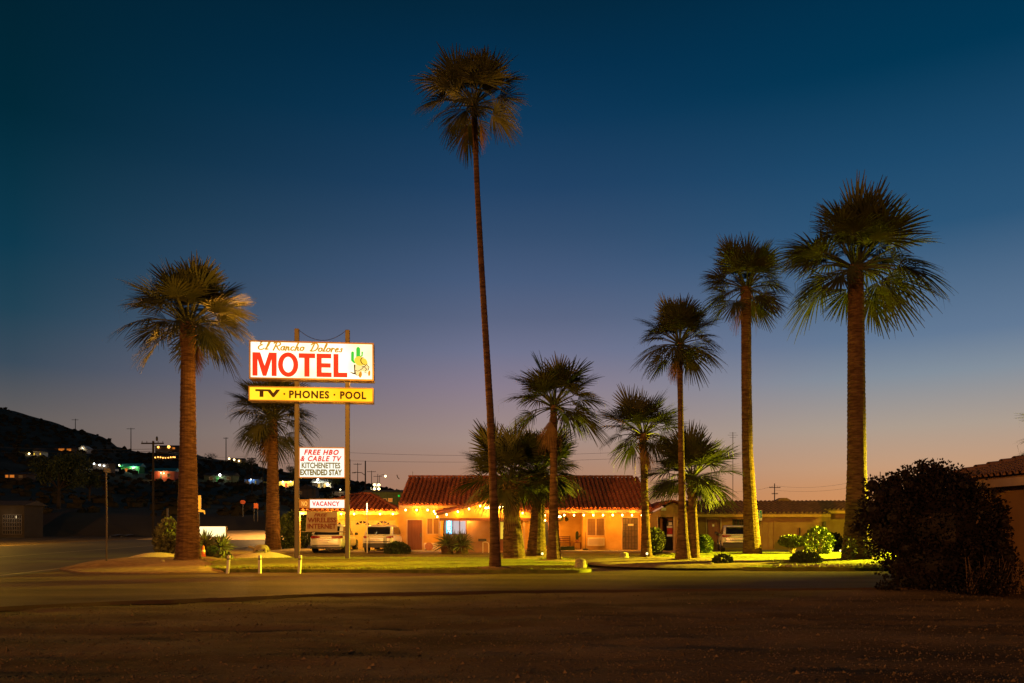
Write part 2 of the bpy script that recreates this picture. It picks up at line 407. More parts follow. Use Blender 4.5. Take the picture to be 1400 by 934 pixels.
# bare soil where the lawn meets the highway, and the mounds on it
raised('dirt_bed', dense([(-18.1, 33.4), (-16.5, 29.0), (-14.6, 26.9), (-12.4, 26.6), (-9.95, 27.45), (-12.0, 29.5), (-12.75, 33), (-12.7, 36.4), (-13, 46), (-18.0, 50), (-18.4, 40)]), .075, M['dirt'], hump=.16)
def mound(name, cx, cy, rx, ry, h, z0, m, n=28):
    mb = MB(); rings = []
    for s_ in (1, .93, .8, .6, .38, .15, 0):
        hh = h*(1-s_*s_)**1.2
        rings.append([(cx+rx*s_*cos(2*pi*i/n)*(1+.06*noise.noise((i*.7, cx, 1))), cy+ry*s_*sin(2*pi*i/n), z0+hh+(.02*noise.noise((i*1.3, s_*5, cx)) if s_ < .95 else -.08)) for i in range(n)])
    mb.loft(rings, cap=False); return struct(mb.build(name, m, smooth=True))
mound('gravel_mound', X(358, 37.5), 37.6, 1.5, 1.3, .33, .10, M['pale_gravel'])
mound('dirt_mound', X(215, 36), 36, 1.5, 1.6, .30, .13, M['pale_gravel'])
mound('dirt_mound', X(150, 29.5), 29.7, 1.9, 1.3, .26, .08, M['dirt'])
mound('dirt_mound', X(275, 37), 36.6, 1.3, 1.2, .22, .10, M['dirt'])

# walk in front of the motel rooms
struct(MB().box(-14.5, 8.35, 47.3, 52.5, -.02, .13).build('walkway', M['concrete']))
struct(MB().box(8.352, 27, 46.2, 53, -.02, .115).build('walkway', M['concrete']))

# ------------------------------------------------------------------ palms
def frond_mesh(name, elev, seed, dead=False):
    r = random.Random(seed); mb = MB()
    a0 = R(elev+8); pl = (r.uniform(.28, .42) if elev > 60 else r.uniform(.32, .50)) if not dead else .32; pts = [Vector((0, 0, 0))]; n = 5
    bend = R((15 if elev > 10 else 24) if not dead else 45)*cos(R(elev)) + R(4)
    for i in range(n):
        a = a0-bend*(i/n)**1.2; pts.append(pts[-1]+Vector((cos(a), 0, sin(a)))*pl/n)
    mb.tube(pts, [.017, .014, .013, .012, .011, .010], 4)
    a = a0-bend*1.05; t = Vector((cos(a), 0, sin(a))); s = Vector((0, 1, 0)); up = Vector((-sin(a), 0, cos(a)))
    hub = pts[-1]; ns = 34; span = R(88 if not dead else 42); dth = 2*span/ns
    droop = (.47 if not dead else 1.1)*(.25+.75*max(0, cos(R(elev)))**1.5)*(.75 if elev > 30 else 1 if elev > -20 else .6)+r.uniform(-.08, .14)
    fold = .26+r.uniform(-.12, .12); costa = r.uniform(.10, .22)
    for i in range(ns):
        th = -span+dth*(i+.5)+r.uniform(-.025, .025); q = abs(th)/span
        d = (t*cos(th)+s*sin(th)*.95+up*abs(sin(th))*fold).normalized()
        w = (-t*sin(th)+s*cos(th)).normalized()
        L = (.62 if elev > 60 else .98-pl-r.uniform(.0, .06))*(1-.26*q**1.5)*r.uniform(.86, 1.08); dr = droop*r.uniform(.7, 1.4)
        base = hub+t*costa*(1-q)*.6
        ring = []
        for u, ww in ((.02, .25), (.30, 1.0), (.55, 1.25), (.74, .95), (.90, .5), (1., .06)):
            c = base+d*L*u; c.z -= dr*L*max(0, u-.18)**1.8; c += up*(.014 if i % 2 else -.014)*u
            hwid = max(.003, L*.46*tan(dth/2)*ww)
            ring.append((c-w*hwid, c+w*hwid))
        vs = [p for pr in ring for p in pr]
        mb.add(vs, [(2*k, 2*k+1, 2*k+3, 2*k+2) for k in range(5)])
        if r.random() < .08:     # loose thread hanging from a split tip
            c = ring[-1][0]; l = r.uniform(.06, .2)
            mb.add([c-w*.004, c+w*.004, c+Vector((r.uniform(-.02, .02), r.uniform(-.02, .02), -l))], [(0, 1, 2)])
    me = bpy.data.meshes.new(name); me.from_pydata([tuple(v) for v in mb.v], [], mb.f)
    me.materials.append(M['frond_dead' if dead else 'frond']); me.update(); return me
ELEVS = [84, 68, 52, 36, 20, 4, -12, -28, -46]
FR = {e: [frond_mesh('frond', e, 100+e*7+k) for k in range(3)] for e in ELEVS}
DEADF = [frond_mesh('dead_frond', -62, 900+k, True) for k in range(3)]
PALMS = 'fan palms in front of the motel'
def palm(label, x, y, zb, path, prof, zc, Rf, n, ndead, seed, lowest=-46, tm='trunk', boots=0, group=PALMS, top=1.):
    """path: (z, dx) lean of the trunk; prof: (z, radius); zc: height the fronds leave from; Rf: frond length"""
    r = random.Random(seed)
    root = thing('palm_tree', label, 'palm tree', (x, y, zb), 0, group)
    zt = zc-.05; step = .085; k = int((zt-zb)/step); rings = []; nn = 16
    for i in range(k+1):
        z = zb-.05+(zt-zb+.05)*i/k; cx = table(path, z); rad = table(prof, z)*(1+(.022 if i % 2 else -.018)+r.uniform(-.012, .012))
        rings.append([(x+cx+rad*cos(2*pi*j/nn)*(1+.035*noise.noise((j*1.7, z*3, seed))), y+rad*sin(2*pi*j/nn)*(1+.035*noise.noise((j*1.7, z*3, seed+5))), z) for j in range(nn)])
    rt = table(prof, zt)
    xt = x+table(path, zc)
    rings.append([(xt+rt*.5*cos(2*pi*j/nn), y+rt*.5*sin(2*pi*j/nn), zt+.3*rt) for j in range(nn)])
    MB().loft(rings).build('trunk', M[tm], root, smooth=False)
    if boots:     # cut leaf bases left round the top of the trunk
        mb = MB()
        for i in range(boots):
            a = i*2.39996; z = zt-.05-1.1*(i/boots)*min(1.6, Rf*.5); cx = x+table(path, z); rad = table(prof, z)
            o = Vector((cx+rad*.96*cos(a), y+rad*.96*sin(a), z)); d = Vector((cos(a)*.55, sin(a)*.55, .8)); w = Vector((-sin(a), cos(a), 0))*.05
            e = o+d*r.uniform(.12, .24)
            mb.add([o-w*1.4, o+w*1.4, e+w*.7, e-w*.7, o-w*1.2+d*.08+Vector((cos(a), sin(a), 0))*.03, o+w*1.2+d*.08+Vector((cos(a), sin(a), 0))*.03],
                   [(0, 1, 5, 4), (4, 5, 2, 3), (0, 4, 3), (1, 2, 5)])
        stuff(mb.build('leaf_base', M['frond_dead'], root))
    n = int(n*1.12)
    for i in range(n):
        f = (i+.5)/n; e = table([(0, 84), (.08, 66), (.20, 52), (.50, 34), (.72, 14), (.86, -6), (1, lowest)], f)+r.uniform(-9, 9)
        c = min(ELEVS, key=lambda q: abs(q-e))
        o = link('frond', r.choice(FR[c]), root)
        a = i*2.39996+r.uniform(-.6, .6)
        o.location = (xt-x+rt*.55*cos(a), rt*.55*sin(a), zc-zb-.12*Rf*f+.04*Rf)
        o.rotation_euler = (r.uniform(-.40, .40), -R(e-c)*.8, a); s = Rf*r.uniform(.82, 1.12)*(top if e > 55 else 1); o.scale = (s, s, s)
    for i in range(ndead):
        o = link('dead_frond', r.choice(DEADF), root); a = i*2.1+seed
        o.location = (xt-x+rt*.8*cos(a), rt*.8*sin(a), zc-zb-.16*Rf); o.rotation_euler = (r.uniform(-.2, .2), R(r.uniform(-6, 12)), a)
        s = Rf*r.uniform(.55, .75); o.scale = (s, s, s)
    return root
def P(label, px, d, zb, pxt, pyt, tops, Rpx, n, nd, seed, **k):
    """tops: (photo row, trunk width in pixels)"""
    x = X(px, d); q = d/F; zc = Z(pyt, d)
    prof = sorted((Z(py, d), w*q/2) for py, w in tops)
    path = k.pop('path', None)
    path = sorted((Z(py, d), X(p, d)-x) for py, p in path) if path else [(zb, 0), (zc, X(pxt, d)-x)]
    BEDS.append((x, d, prof[0][1]*1.9))
    return palm(label, x, d, zb, path, prof, zc, Rpx*q*1.10, n, nd, seed, **k)
P('thick fan palm at the far left by the road, tinted gold by the sign', 257, 33, .22, 257, 440, [(772, 37.7), (755, 32.8), (700, 27.1), (620, 22.1), (540, 19.7), (480, 18.0), (462, 22.1), (445, 20.5)], 79, 50, 1, 1, lowest=-34)
P('fan palm partly hidden behind the tall motel sign', 373, 50, .08, 373, 570, [(752, 23.5), (735, 20.0), (690, 17.4), (640, 14.8), (590, 13.1), (570, 12.2)], 58, 56, 2, 2, lowest=-58)
P('tallest fan palm, very thin curving trunk and small high crown', 677, 27.6, .17, 648, 141, [(782, 21.3), (775, 17.4), (745, 13.8), (700, 11.5), (560, 9.9), (400, 8.3), (250, 7.5), (185, 7.1), (165, 8.7), (150, 7.9)], 72, 38, 2, 13,
  path=[(782, 677), (740, 676.5), (640, 673.5), (560, 670), (460, 664), (360, 658), (260, 652.5), (148, 648)], lowest=-30, top=.82)
P('fan palm with brown dead fronds under its crown, right of two squat palms', 757, 33, .17, 757, 553, [(772, 28.1), (764, 20.7), (730, 14.8), (690, 11.8), (640, 10.0), (600, 10.4), (575, 9.6), (553, 9.6)], 66, 36, 6, 4, lowest=-36)
P('squat fan palm with the fattest trunk, just right of the tallest palm', 703, 34.6, .17, 697, 655, [(769, 32.3), (758, 30.0), (730, 26.2), (700, 20.8), (680, 18.5), (650, 18.5)], 66, 46, 2, 5, tm='trunk_dark', boots=60, lowest=-22, top=1.05)
P('squat dark fan palm directly right of the fattest trunk', 733, 36.6, .17, 738, 645, [(768, 31.4), (756, 27.2), (725, 21.2), (690, 17.0), (655, 16.1)], 60, 44, 2, 6, tm='trunk_dark', boots=40, lowest=-20, top=1.05)
P('small fan palm beside the driveway, leftmost on the right lawn', 884, 36, .17, 879, 592, [(768, 18.9), (755, 15.4), (725, 11.9), (690, 9.8), (620, 9.8), (590, 10.5)], 60, 34, 3, 7, lowest=-26, boots=24)
P('slim fan palm with brown dead fronds, leaning beside a shorter palm', 934, 32.6, .17, 929, 468, [(772, 128.0), (764, 22.4), (735, 15.2), (690, 10.0), (620, 8.4), (540, 7.6), (500, 8.0), (465, 8.0)], 60, 38, 4, 8, lowest=-32)
P('short fan palm with low drooping fronds behind a slim leaning trunk', 948, 34.6, .17, 946, 652, [(769, 21.8), (758, 17.9), (730, 14.8), (700, 11.7), (670, 12.5), (650, 12.5)], 64, 38, 1, 9, lowest=-12, boots=24)
P('tall fan palm right of the white car behind its trunk, standing on the bright lawn', 1028, 39.8, .17, 1020, 392, [(764, 29.9), (755, 25.7), (730, 21.6), (690, 18.3), (620, 14.9), (540, 13.7), (420, 13.3), (400, 14.9), (390, 14.1)], 60, 42, 2, 10, lowest=-34,
  path=[(764, 1029), (700, 1026), (620, 1022), (520, 1020.5), (392, 1020)])
P('tall thick fan palm beside the big dark bush at the right', 1172, 33.8, .17, 1170, 362, [(774, 44.5), (762, 40.9), (735, 35.6), (700, 29.4), (640, 24.9), (540, 23.1), (420, 21.4), (385, 19.6), (360, 19.6)], 94, 54, 0, 11, lowest=-32, top=.92)
P('fan palm mostly out of frame, one frond tip in view above the right roof', 1489, 30, .0, 1487, 604, [(790, 40), (760, 30), (700, 20), (600, 16)], 76, 34, 1, 12, group=None)
for x, y, r in BEDS[:-1]:
    if 20 < y < 46 and x > -13: mound('mulch_bed', x, y, r*1.15+.12, r*1.1, .06, .20, M['dirt'], 20)
grass(LAWN_L, 26000, 3); grass(LAWN_R, 26000, 4)
stuff_rocks = MB()
for k in range(420):
    x = rnd.uniform(9.5, 15); y = 28.55+abs(rnd.gauss(0, .35))+(.5 if rnd.random() < .2 else 0); r = rnd.uniform(.03, .08)
    if not inside((x, y), LAWN_R): continue
    stuff_rocks.ellipsoid((x, y, .18+r*.3), (r, r*.9, r*.7), 5, 3, .3, rnd)
for k in range(260):
    a = rnd.random()*6.28; q = abs(rnd.gauss(0, .8)); x, y = 7.3+q*cos(a)*1.1, 31.6+q*sin(a)*.8
    if not inside((x, y), LAWN_R): continue
    r = rnd.uniform(.03, .08); stuff_rocks.ellipsoid((x, y, .19+r*.3), (r, r*.9, r*.7), 5, 3, .3, rnd)
stuff(stuff_rocks.build('bed_stones', M['rock']))

# ------------------------------------------------------------------ the motel sign
SR = R(6.0)
sg = thing('motel_sign', 'tall lit roadside motel sign of stacked cabinets on two square poles', 'sign', (-8.26, 34.5, .12), SR)
SC = 34.5/F
def sx(px): return (px-437.8)*SC*1.003           # photo column -> local x on the sign face
def sz(py): return EYE+(HOR-py)*SC-.12            # photo row -> local z
for px in (405.3, 473.0):
    x = sx(px); MB().cbox(x-.095, x+.095, -.095, .095, -.2, sz(450.5), .015).build('pole', M['pole_paint'], sg, local=True)
mb = MB(); pts = []
for i in range(25):
    t = i/24; pts.append((lerp(sx(408), sx(470), t), 0, sz(452)-(1-(2*t-1)**2)*.42))
mb.tube(pts, .012, 5); mb.build('sagging_cable', M['dark_metal'], sg, local=True)
def cabinet(name, x0, x1, z0, z1, face, dy=.30, border=.05, label=None, y0=-.42):
    """sheet-metal box with a lit face in front and one behind, held in a frame"""
    b = MB(); yf, yb = y0, y0+dy
    b.box(x0, x1, yf+.03, yb-.03, z0, z1)
    for (a, c, d, e) in ((x0-.02, x1+.02, z1-border, z1+.02), (x0-.02, x1+.02, z0-.02, z0+border), (x0-.02, x0+border, z0+border, z1-border), (x1-border, x1+.02, z0+border, z1-border)):
        b.box(a, c, yf, yb, d, e)
    o = b.build(name, M['cabinet'], sg, local=True)
    if label: o['label'] = label
    f = MB().quad((x0+border, yf+.022, z0+border), (x1-border, yf+.022, z0+border), (x1-border, yf+.022, z1-border), (x0+border, yf+.022, z1-border))
    f.quad((x1-border, yb-.022, z0+border), (x0+border, yb-.022, z0+border), (x0+border, yb-.022, z1-border), (x1-border, yb-.022, z1-border))
    f.build('lit_face', face, o, local=True)
    return o, yf+.018
for xx in (405.3, 473.0):       # steel brackets between pole and cabinets
    pass
# main cabinet, wide and in front of the poles
SY = -.44
def fx(px): return sx(px)*1.0+0.0
cab, yy = cabinet('main_cabinet', fx(345), fx(508.5), sz(520.7), sz(470.3), M['sign_white'], .66, .045, 'white lit cabinet with red capitals, gold script and a cactus picture', y0=-.34)
# every printed shape lies 3 mm or more in front of the face
def poly(name, m, parent, y, pts_px, closed=True):
    mb = MB(); mb.add([(fx(a), y, sz(b)) for a, b in pts_px], [tuple(range(len(pts_px)))]); return mb.build(name, m, parent, local=True)
def ribbons(name, m, parent, y, strokes, w):
    mb = MB()
    for s_ in strokes:
        P_ = [Vector((fx(a), 0, sz(b))) for a, b in s_]
        L = []
        for i, p in enumerate(P_):
            t = (P_[min(i+1, len(P_)-1)]-P_[max(i-1, 0)])
            if t.length < 1e-6: t = Vector((1, 0, 0))
            t.normalize(); nn_ = Vector((-t.z, 0, t.x)); ww = w*(.75+.5*abs(nn_.x)) if w > .02 else w
            L.append((p-nn_*ww/2, p+nn_*ww/2))
        vs = [(q.x, y, q.z) for pr in L for q in pr]
        mb.add(vs, [(2*i, 2*i+1, 2*i+3, 2*i+2) for i in range(len(L)-1)])
        for e in (0, -1):     # round ends
            c = (L[e][0]+L[e][1])/2; rr = (L[e][0]-L[e][1]).length/2
            mb.add([(c.x+rr*cos(k*pi/4), y+.0006, c.z+rr*sin(k*pi/4)) for k in range(8)], [tuple(range(8))])
    return mb.build(name, m, parent, local=True)
lb, lt = 517.3, 485.7     # MOTEL baseline and cap line
def yb_(px): return 0
poly_M = [(348.6, lb), (348.6, lt), (358.5, lt), (364.6, 504), (370.6, lt), (380.4, lt), (380.4, lb), (373.6, lb), (373.6, 494), (366.9, lb), (362.2, lb), (355.4, 494), (355.4, lb)]
mb = MB()
def letter(poly_faces, name):
    mb = MB()
    for q in poly_faces: mb.add([(fx(a), yy-.004, sz(b)) for a, b in q], [tuple(range(len(q)))])
    return mb.build('letter', M['ink_red'], cab, local=True)
letter([[(348.6, lb), (355.4, lb), (355.4, lt), (348.6, lt)], [(373.6, lb), (380.4, lb), (380.4, lt), (373.6, lt)],
        [(355.4, lt), (358.8, lt), (364.5, 503.5), (366.9, lb), (362.1, lb), (355.4, 495)], [(373.6, lt), (370.2, lt), (364.5, 503.5), (366.9, lb), (373.6, 495)]], 'M')
O = []
for k in range(24):
    a0, a1 = 2*pi*k/24, 2*pi*(k+1)/24
    q = []
    for a, s_ in ((a0, 1), (a1, 1), (a1, 0), (a0, 0)):
        rx, rz = (13.4, 16.6) if s_ else (6.9, 10.6)
        q.append((395.4+rx*cos(a), 501.5-rz*sin(a)))
    O.append(q)
letter(O, 'O')
letter([[(409.2, lt), (431, lt), (431, lt+6.4), (409.2, lt+6.4)], [(416.6, lt+6.4), (423.6, lt+6.4), (423.6, lb), (416.6, lb)]], 'T')
letter([[(432.8, lt), (439.6, lt), (439.6, lb), (432.8, lb)], [(439.6, lt), (452.4, lt), (452.4, lt+6.2), (439.6, lt+6.2)], [(439.6, 498.6), (451.6, 498.6), (451.6, 504.5), (439.6, 504.5)], [(439.6, lb-6.2), (452.8, lb-6.2), (452.8, lb), (439.6, lb)]], 'E')
letter([[(455.2, lt), (462, lt), (462, lb), (455.2, lb)], [(462, lb-6.4), (473.8, lb-6.4), (473.8, lb), (462, lb)]], 'L')
# brush script: strokes in a box, x to the right, y up, cap height 1, slanted
def arc(cx, cy, rx, ry, a0, a1, n=9): return [(cx+rx*cos(R(lerp(a0, a1, i/n))), cy+ry*sin(R(lerp(a0, a1, i/n)))) for i in range(n+1)]
SCR = {
 'E': (.78, [arc(.45, .77, .28, .21, 60, 270), arc(.42, .28, .34, .28, 90, 330)]),
 'l': (.30, [[(.02, .05), (.20, .55), (.26, .95), (.20, 1.0), (.13, .8), (.10, .25), (.17, .02), (.30, .08)]]),
 'R': (.80, [[(.22, .98), (.18, .5), (.10, .0)], arc(.30, .73, .40, .25, 150, -80)+[(.30, .5)], [(.32, .5), (.55, .2), (.80, .0)], [(-.05, .82), (.0, .93), (.12, .98)]]),
 'a': (.46, [arc(.2, .24, .19, .23, 50, 340)+[(.39, .44)], [(.37, .46), (.34, .15), (.38, .02), (.48, .06)]]),
 'n': (.48, [[(.05, .45), (.06, .0)], [(.06, .2), (.18, .42), (.30, .44), (.33, .3), (.32, .06), (.38, .0), (.48, .06)]]),
 'c': (.40, [arc(.22, .23, .20, .22, 50, 320)]),
 'h': (.50, [[(.18, .98), (.10, .5), (.05, .0)], [(.07, .2), (.20, .42), (.32, .42), (.33, .28), (.31, .06), (.38, .0), (.50, .06)]]),
 'o': (.44, [arc(.20, .23, .19, .22, 90, 450, 14), [(.24, .42), (.36, .34), (.44, .36)]]),
 'D': (.86, [[(.26, .95), (.20, .5), (.12, .04)], [(-.04, .80), (.06, .95), (.3, 1.0)]+arc(.32, .52, .48, .48, 80, -90)+[(.16, .03), (.02, .1)]]),
 'r': (.38, [[(.05, .44), (.06, .0)], [(.06, .2), (.14, .4), (.26, .44), (.32, .36)]]),
 'e': (.40, [[(.05, .2), (.25, .26), (.34, .36), (.26, .45)]+arc(.22, .22, .19, .23, 90, 320)]),
 's': (.36, [[(.30, .38), (.20, .46), (.10, .38), (.26, .2), (.26, .06), (.14, .0), (.02, .08)]])}
def script(word, px0, px1, pybase, cap):
    adv = 0; st_ = []
    for ch in word:
        w, ss = SCR[ch]
        for s_ in ss: st_.append([(adv+x+.30*y, y) for x, y in s_])
        adv += w+.10
    xs = [p[0] for s_ in st_ for p in s_]; a, b = min(xs), max(xs)
    return [[(px0+(x-a)/(b-a)*(px1-px0), pybase-y*cap) for x, y in s_] for s_ in st_]
for w_, a, b, base in (('El', 356.4, 371.8, 481.9), ('Rancho', 376, 416.8, 482.3), ('Dolores', 424.5, 467.2, 483.0)):
    ribbons('script_lettering', M['ink_gold'], cab, yy-.004, script(w_, a, b, base, 11.2), .055)
# the cactus and the sitter asleep under a straw hat
def disc(cx, cy, rx, ry, rot=0, n=20, a0=0, a1=360):
    out = []
    for k in range(n):
        a = R(lerp(a0, a1, k/(n if a1-a0 == 360 else n-1))); x, y = rx*cos(a), ry*sin(a)
        out.append((cx+x*cos(R(rot))-y*sin(R(rot)), cy+x*sin(R(rot))+y*cos(R(rot))))
    return out
pic = ribbons('cactus_picture', M['ink_green'], cab, yy-.004, [[(488.2, 478), (488.2, 502)]], .135)
ribbons('cactus_arm', M['ink_green'], pic, yy-.006, [[(480.7, 483.5), (480.6, 494), (483, 496.5), (488, 496.6)]], .10)
ribbons('cactus_arm', M['ink_green'], pic, yy-.007, [[(493.6, 482.5), (493.4, 487.5), (489, 488.8)]], .055)
poly('shade_outline', M['ink_brown'], pic, yy-.009, [(476, 509.3), (483, 511), (482.4, 500), (484, 499), (486, 513.5), (481, 512.4)])
poly('poncho', M['ink_cream'], pic, yy-.011, [(483.4, 501), (487, 498.4), (493, 499.5), (497, 501), (500.5, 500), (503, 502), (502, 507), (499, 509.5), (494, 508), (489, 513.5), (486.5, 514), (484, 510)])
ribbons('outline', M['ink_brown'], pic, yy-.014, [[(484, 507.4), (488, 508.5), (493, 505.5), (496, 502)], [(490, 513.5), (487, 515.2), (485, 512.5)], [(496, 509.5), (500.5, 511)], [(497, 503), (499.5, 505.5), (498, 508)], [(484, 499.5), (483.6, 506), (484.5, 511)], [(500.5, 500), (503, 502.5), (501.5, 507)]], .026)
poly('boot', M['ink_orange'], pic, yy-.013, disc(491.2, 513.2, 2.1, 4.2, 8)); poly('boot', M['ink_orange'], pic, yy-.013, disc(503.0, 511, 1.6, 3.9, 4))
poly('straw_hat', M['ink_hat'], pic, yy-.012, disc(490.2, 494.6, 7.4, 6.2, 25)+[]); poly('hat_crown', M['ink_hat'], pic, yy-.015, disc(496.2, 495.6, 4.0, 5.4, -30))
ribbons('outline', M['ink_brown'], pic, yy-.017, [disc(496, 494.6, 4.0, 5.0, -30, 14, 110, 300), [(493.2, 502.3), (496.5, 502.2), (500.5, 498.4)]], .030)
# yellow cabinet
cy_, yy2 = cabinet('amenity_cabinet', fx(344), fx(508), sz(550.3), sz(531.6), M['sign_yellow'], .60, .03, 'amber lit cabinet with brown block lettering', y0=-.32)
for body, a, b, t, bt, bd, sp in (('TV', 352.3, 385, 535.2, 545.6, .06, 1.1), ('PHONES', 396.5, 449.5, 536, 546.6, .04, 1.15), ('POOL', 464, 498.8, 536, 546.6, .045, 1.15)):
    words('lettering', M['ink_brown'], cy_, body, fx(a), fx(b), sz(bt), sz(t), bd, 0, sp, y=yy2-.004)
for px in (390.2, 456.4): poly('dot', M['ink_brown'], cy_, yy2-.004, disc(px, 541, 1.3, 1.3))
# reader board between the poles
cr, yy3 = cabinet('reader_board', fx(408.6)+.004, fx(469.7)-.004, sz(653.2), sz(612.3), M['reader_white'], .2, .025, 'white lit board with two red and two olive lines of lettering', y0=-.10)
for body, a, b, t, bt, bd, sh, mm, sp in (('FREE HBO', 415, 461.5, 614.9, 622.3, .045, .28, 'ink_scarlet', 1.2), ('& CABLE TV', 410.2, 465.4, 623.6, 631.1, .035, .28, 'ink_scarlet', 1.2),
        ('KITCHENETTES', 412, 463.6, 632.6, 640.6, .03, 0, 'ink_olive', 1.0), ('EXTENDED STAY', 409.9, 465.9, 641.9, 650.2, .045, 0, 'ink_olive', 1.0)):
    words('lettering', M[mm], cr, body, fx(a), fx(b), sz(bt), sz(t), bd, sh, sp, y=yy3-.004)
# vacancy box: the left third is dark
cv, yy4 = cabinet('vacancy_box', fx(422.5), fx(469.7)-.004, sz(695), sz(682.8), M['reader_white'], .2, .02, 'small lit box with red lettering', y0=-.10)
words('lettering', M['ink_scarlet'], cv, 'VACANCY', fx(426), fx(462.5), sz(692), sz(685.6), .035, 0, 1.15, y=yy4-.004)
MB().box(fx(408.6)+.003, fx(422.5)-.024, -.09, .09, sz(694.6), sz(683)).build('unlit_box', M['cabinet'], sg, local=True)
words('unlit_lettering', M['white_sign'], sg, 'NO', fx(412), fx(419.5), sz(692), sz(685.5), .02, y=-.094)
for py in (698.5, 727.2):
    MB().tube([(fx(407), -.06, sz(py)), (fx(471), -.06, sz(py))], .018, 6).build('crossbar', M['pole_paint'], sg, local=True)
for u, y_, z_, p_ in ((-.6, -4.2, 8.2, 1100), (2.0, -4.2, 8.2, 1300), (-3.3, -.1, 8.7, 330), (-3.2, 6.0, 8.2, 3200), (1.6, 3.4, 8.2, 600), (.1, -5.4, 3.7, 850), (2.2, -5.4, 3.6, 900)):
    l = lamp('sign_boost_lamp', (0, 0, 0), p_*.7, (1, .40, .03), .3, sg); l.location = (u, y_, z_)  # added unseen lamps in the air around the sign, boosting its light
# banner tied below
bn = thing('banner', 'faded cloth banner with dark red lettering tied between the sign poles', 'banner', (sg.location.x, sg.location.y, .12), SR)
mb = MB(); nb, mbn = 16, 8
for j in range(mbn+1):
    for i in range(nb+1):
        u, v = i/nb, j/mbn
        x = lerp(fx(418.8), fx(459.6), u)-.05*v*(1-u); z = lerp(sz(699.2), sz(727), v)-.02*sin(pi*u)+.02*v*sin(u*5)
        mb.v.append((x, -.10+.03*sin(u*7+v*2)*v*(1-v)*2, z))
for j in range(mbn):
    for i in range(nb): a = j*(nb+1)+i; mb.f.append((a, a+1, a+nb+2, a+nb+1)); mb.m.append(0)
mb.build('cloth', M['cloth'], bn, smooth=True, local=True)
for body, a, b, t, bt, bd, sh in (('FREE', 428.5, 446.5, 702, 706.3, .03, .3), ('WIRELESS', 420, 458.4, 707.6, 714.4, .03, 0), ('INTERNET', 420, 458, 716, 722.8, .03, 0)):
    words('lettering', M['cloth_ink'], bn, body, fx(a), fx(b), sz(bt), sz(t), bd, sh, y=-.137)
for a, py in ((407, 699.5), (471, 699.5), (407, 726.6), (471, 726.6)):
    b = 418.8 if a < 430 else 459.6
    MB().tube([(fx(a), -.09, sz(py)), (fx(b), -.10, sz(py))], .006, 4).build('tie', M['white_post'], bn, local=True)
# small lit sign by the road
ms = thing('small_lit_sign', 'low glowing white sign box half hidden by plants beside the leftmost palm', 'sign', (X(290.5, 38.5), 38.5, .15))
q = 38.5/F; x0, x1 = -18.5*q, 18.8*q; z0, z1 = Z(733.5, 38.5)-.15, Z(720, 38.5)-.15
b = MB().box(x0-.02, x1+.02, -.09, .09, z0-.02, z1+.02); b.build('cabinet', M['cabinet'], ms, local=True)
f = MB().quad((x0, -.096, z0), (x1, -.096, z0), (x1, -.096, z1), (x0, -.096, z1)); f.build('lit_face', M['monument_white'], ms, local=True)
for x in (x0+.12, x1-.1): MB().cbox(x-.05, x+.05, -.05, .05, -.1, z0-.02, .01).build('post', M['wood'], ms, local=True)

# ------------------------------------------------------------------ posts and thin pole
for i, (px, lean, lab) in enumerate(((313, .09, 'leftmost short white post at the lawn edge, leaning right'), (357.2, .0, 'middle short white post at the lawn edge, upright'), (411, .07, 'short white post standing right in front of the left sign pole'))):
    d = 26.9; o = thing('bollard', lab, 'bollard', (X(px-2, d), d, .04), 0, 'white posts along the lawn edge')
    h = .62; rings = [[(lean*z+.055*cos(2*pi*k/10+.3), .055*sin(2*pi*k/10+.3), z) for k in range(10)] for z in (-.05, .2, .45, h-.03)]
    rings.append([(lean*h+.035*cos(2*pi*k/10+.3), .035*sin(2*pi*k/10+.3), h) for k in range(10)])
    MB().loft(rings).build('post', M['white_post'], o, local=True)
    MB().loft([[(lean*z+.058*cos(2*pi*k/10+.3), .058*sin(2*pi*k/10+.3), z) for k in range(10)] for z in (h-.16, h-.10)]).build('band', M['line_paint'], o, local=True)
d = 31.; rp = thing('road_sign', 'thin grey post at the roadside with a small sign seen edge-on', 'sign post', (X(145.5, d), d, .1))
MB().tube([(0, 0, -.1), (.01, 0, 2.0), (-.02, 0, Z(641, d)-.1)], .032, 6).build('post', M['pole_paint'], rp, local=True)
MB().box(-.012+.03, .03+.012, -.25, .25, Z(646, d)-.1, Z(640, d)-.1).build('plate', M['dark_metal'], rp, local=True)
d = 46.; ds = thing('pole_with_lights', 'slim pale pole with small lights at its tip in front of the garage', 'pole', (X(502, d), d, .045))
MB().tube([(0, 0, -.05), (0, 0, Z(694, d))], .035, 6).build('pole', M['white_post'], ds, local=True)
for k in range(5):
    MB().ellipsoid((.0, -.05, Z(689+k*2.6, d)-.05), (.035, .035, .035), 6, 4).build('bulb', M['lamp_warm'], ds, local=True)
MB().tube([(0, -.0, Z(694, d)-.04), (0, 0, Z(687.5, d))], .012, 5).build('tip', M['white_post'], ds, local=True)

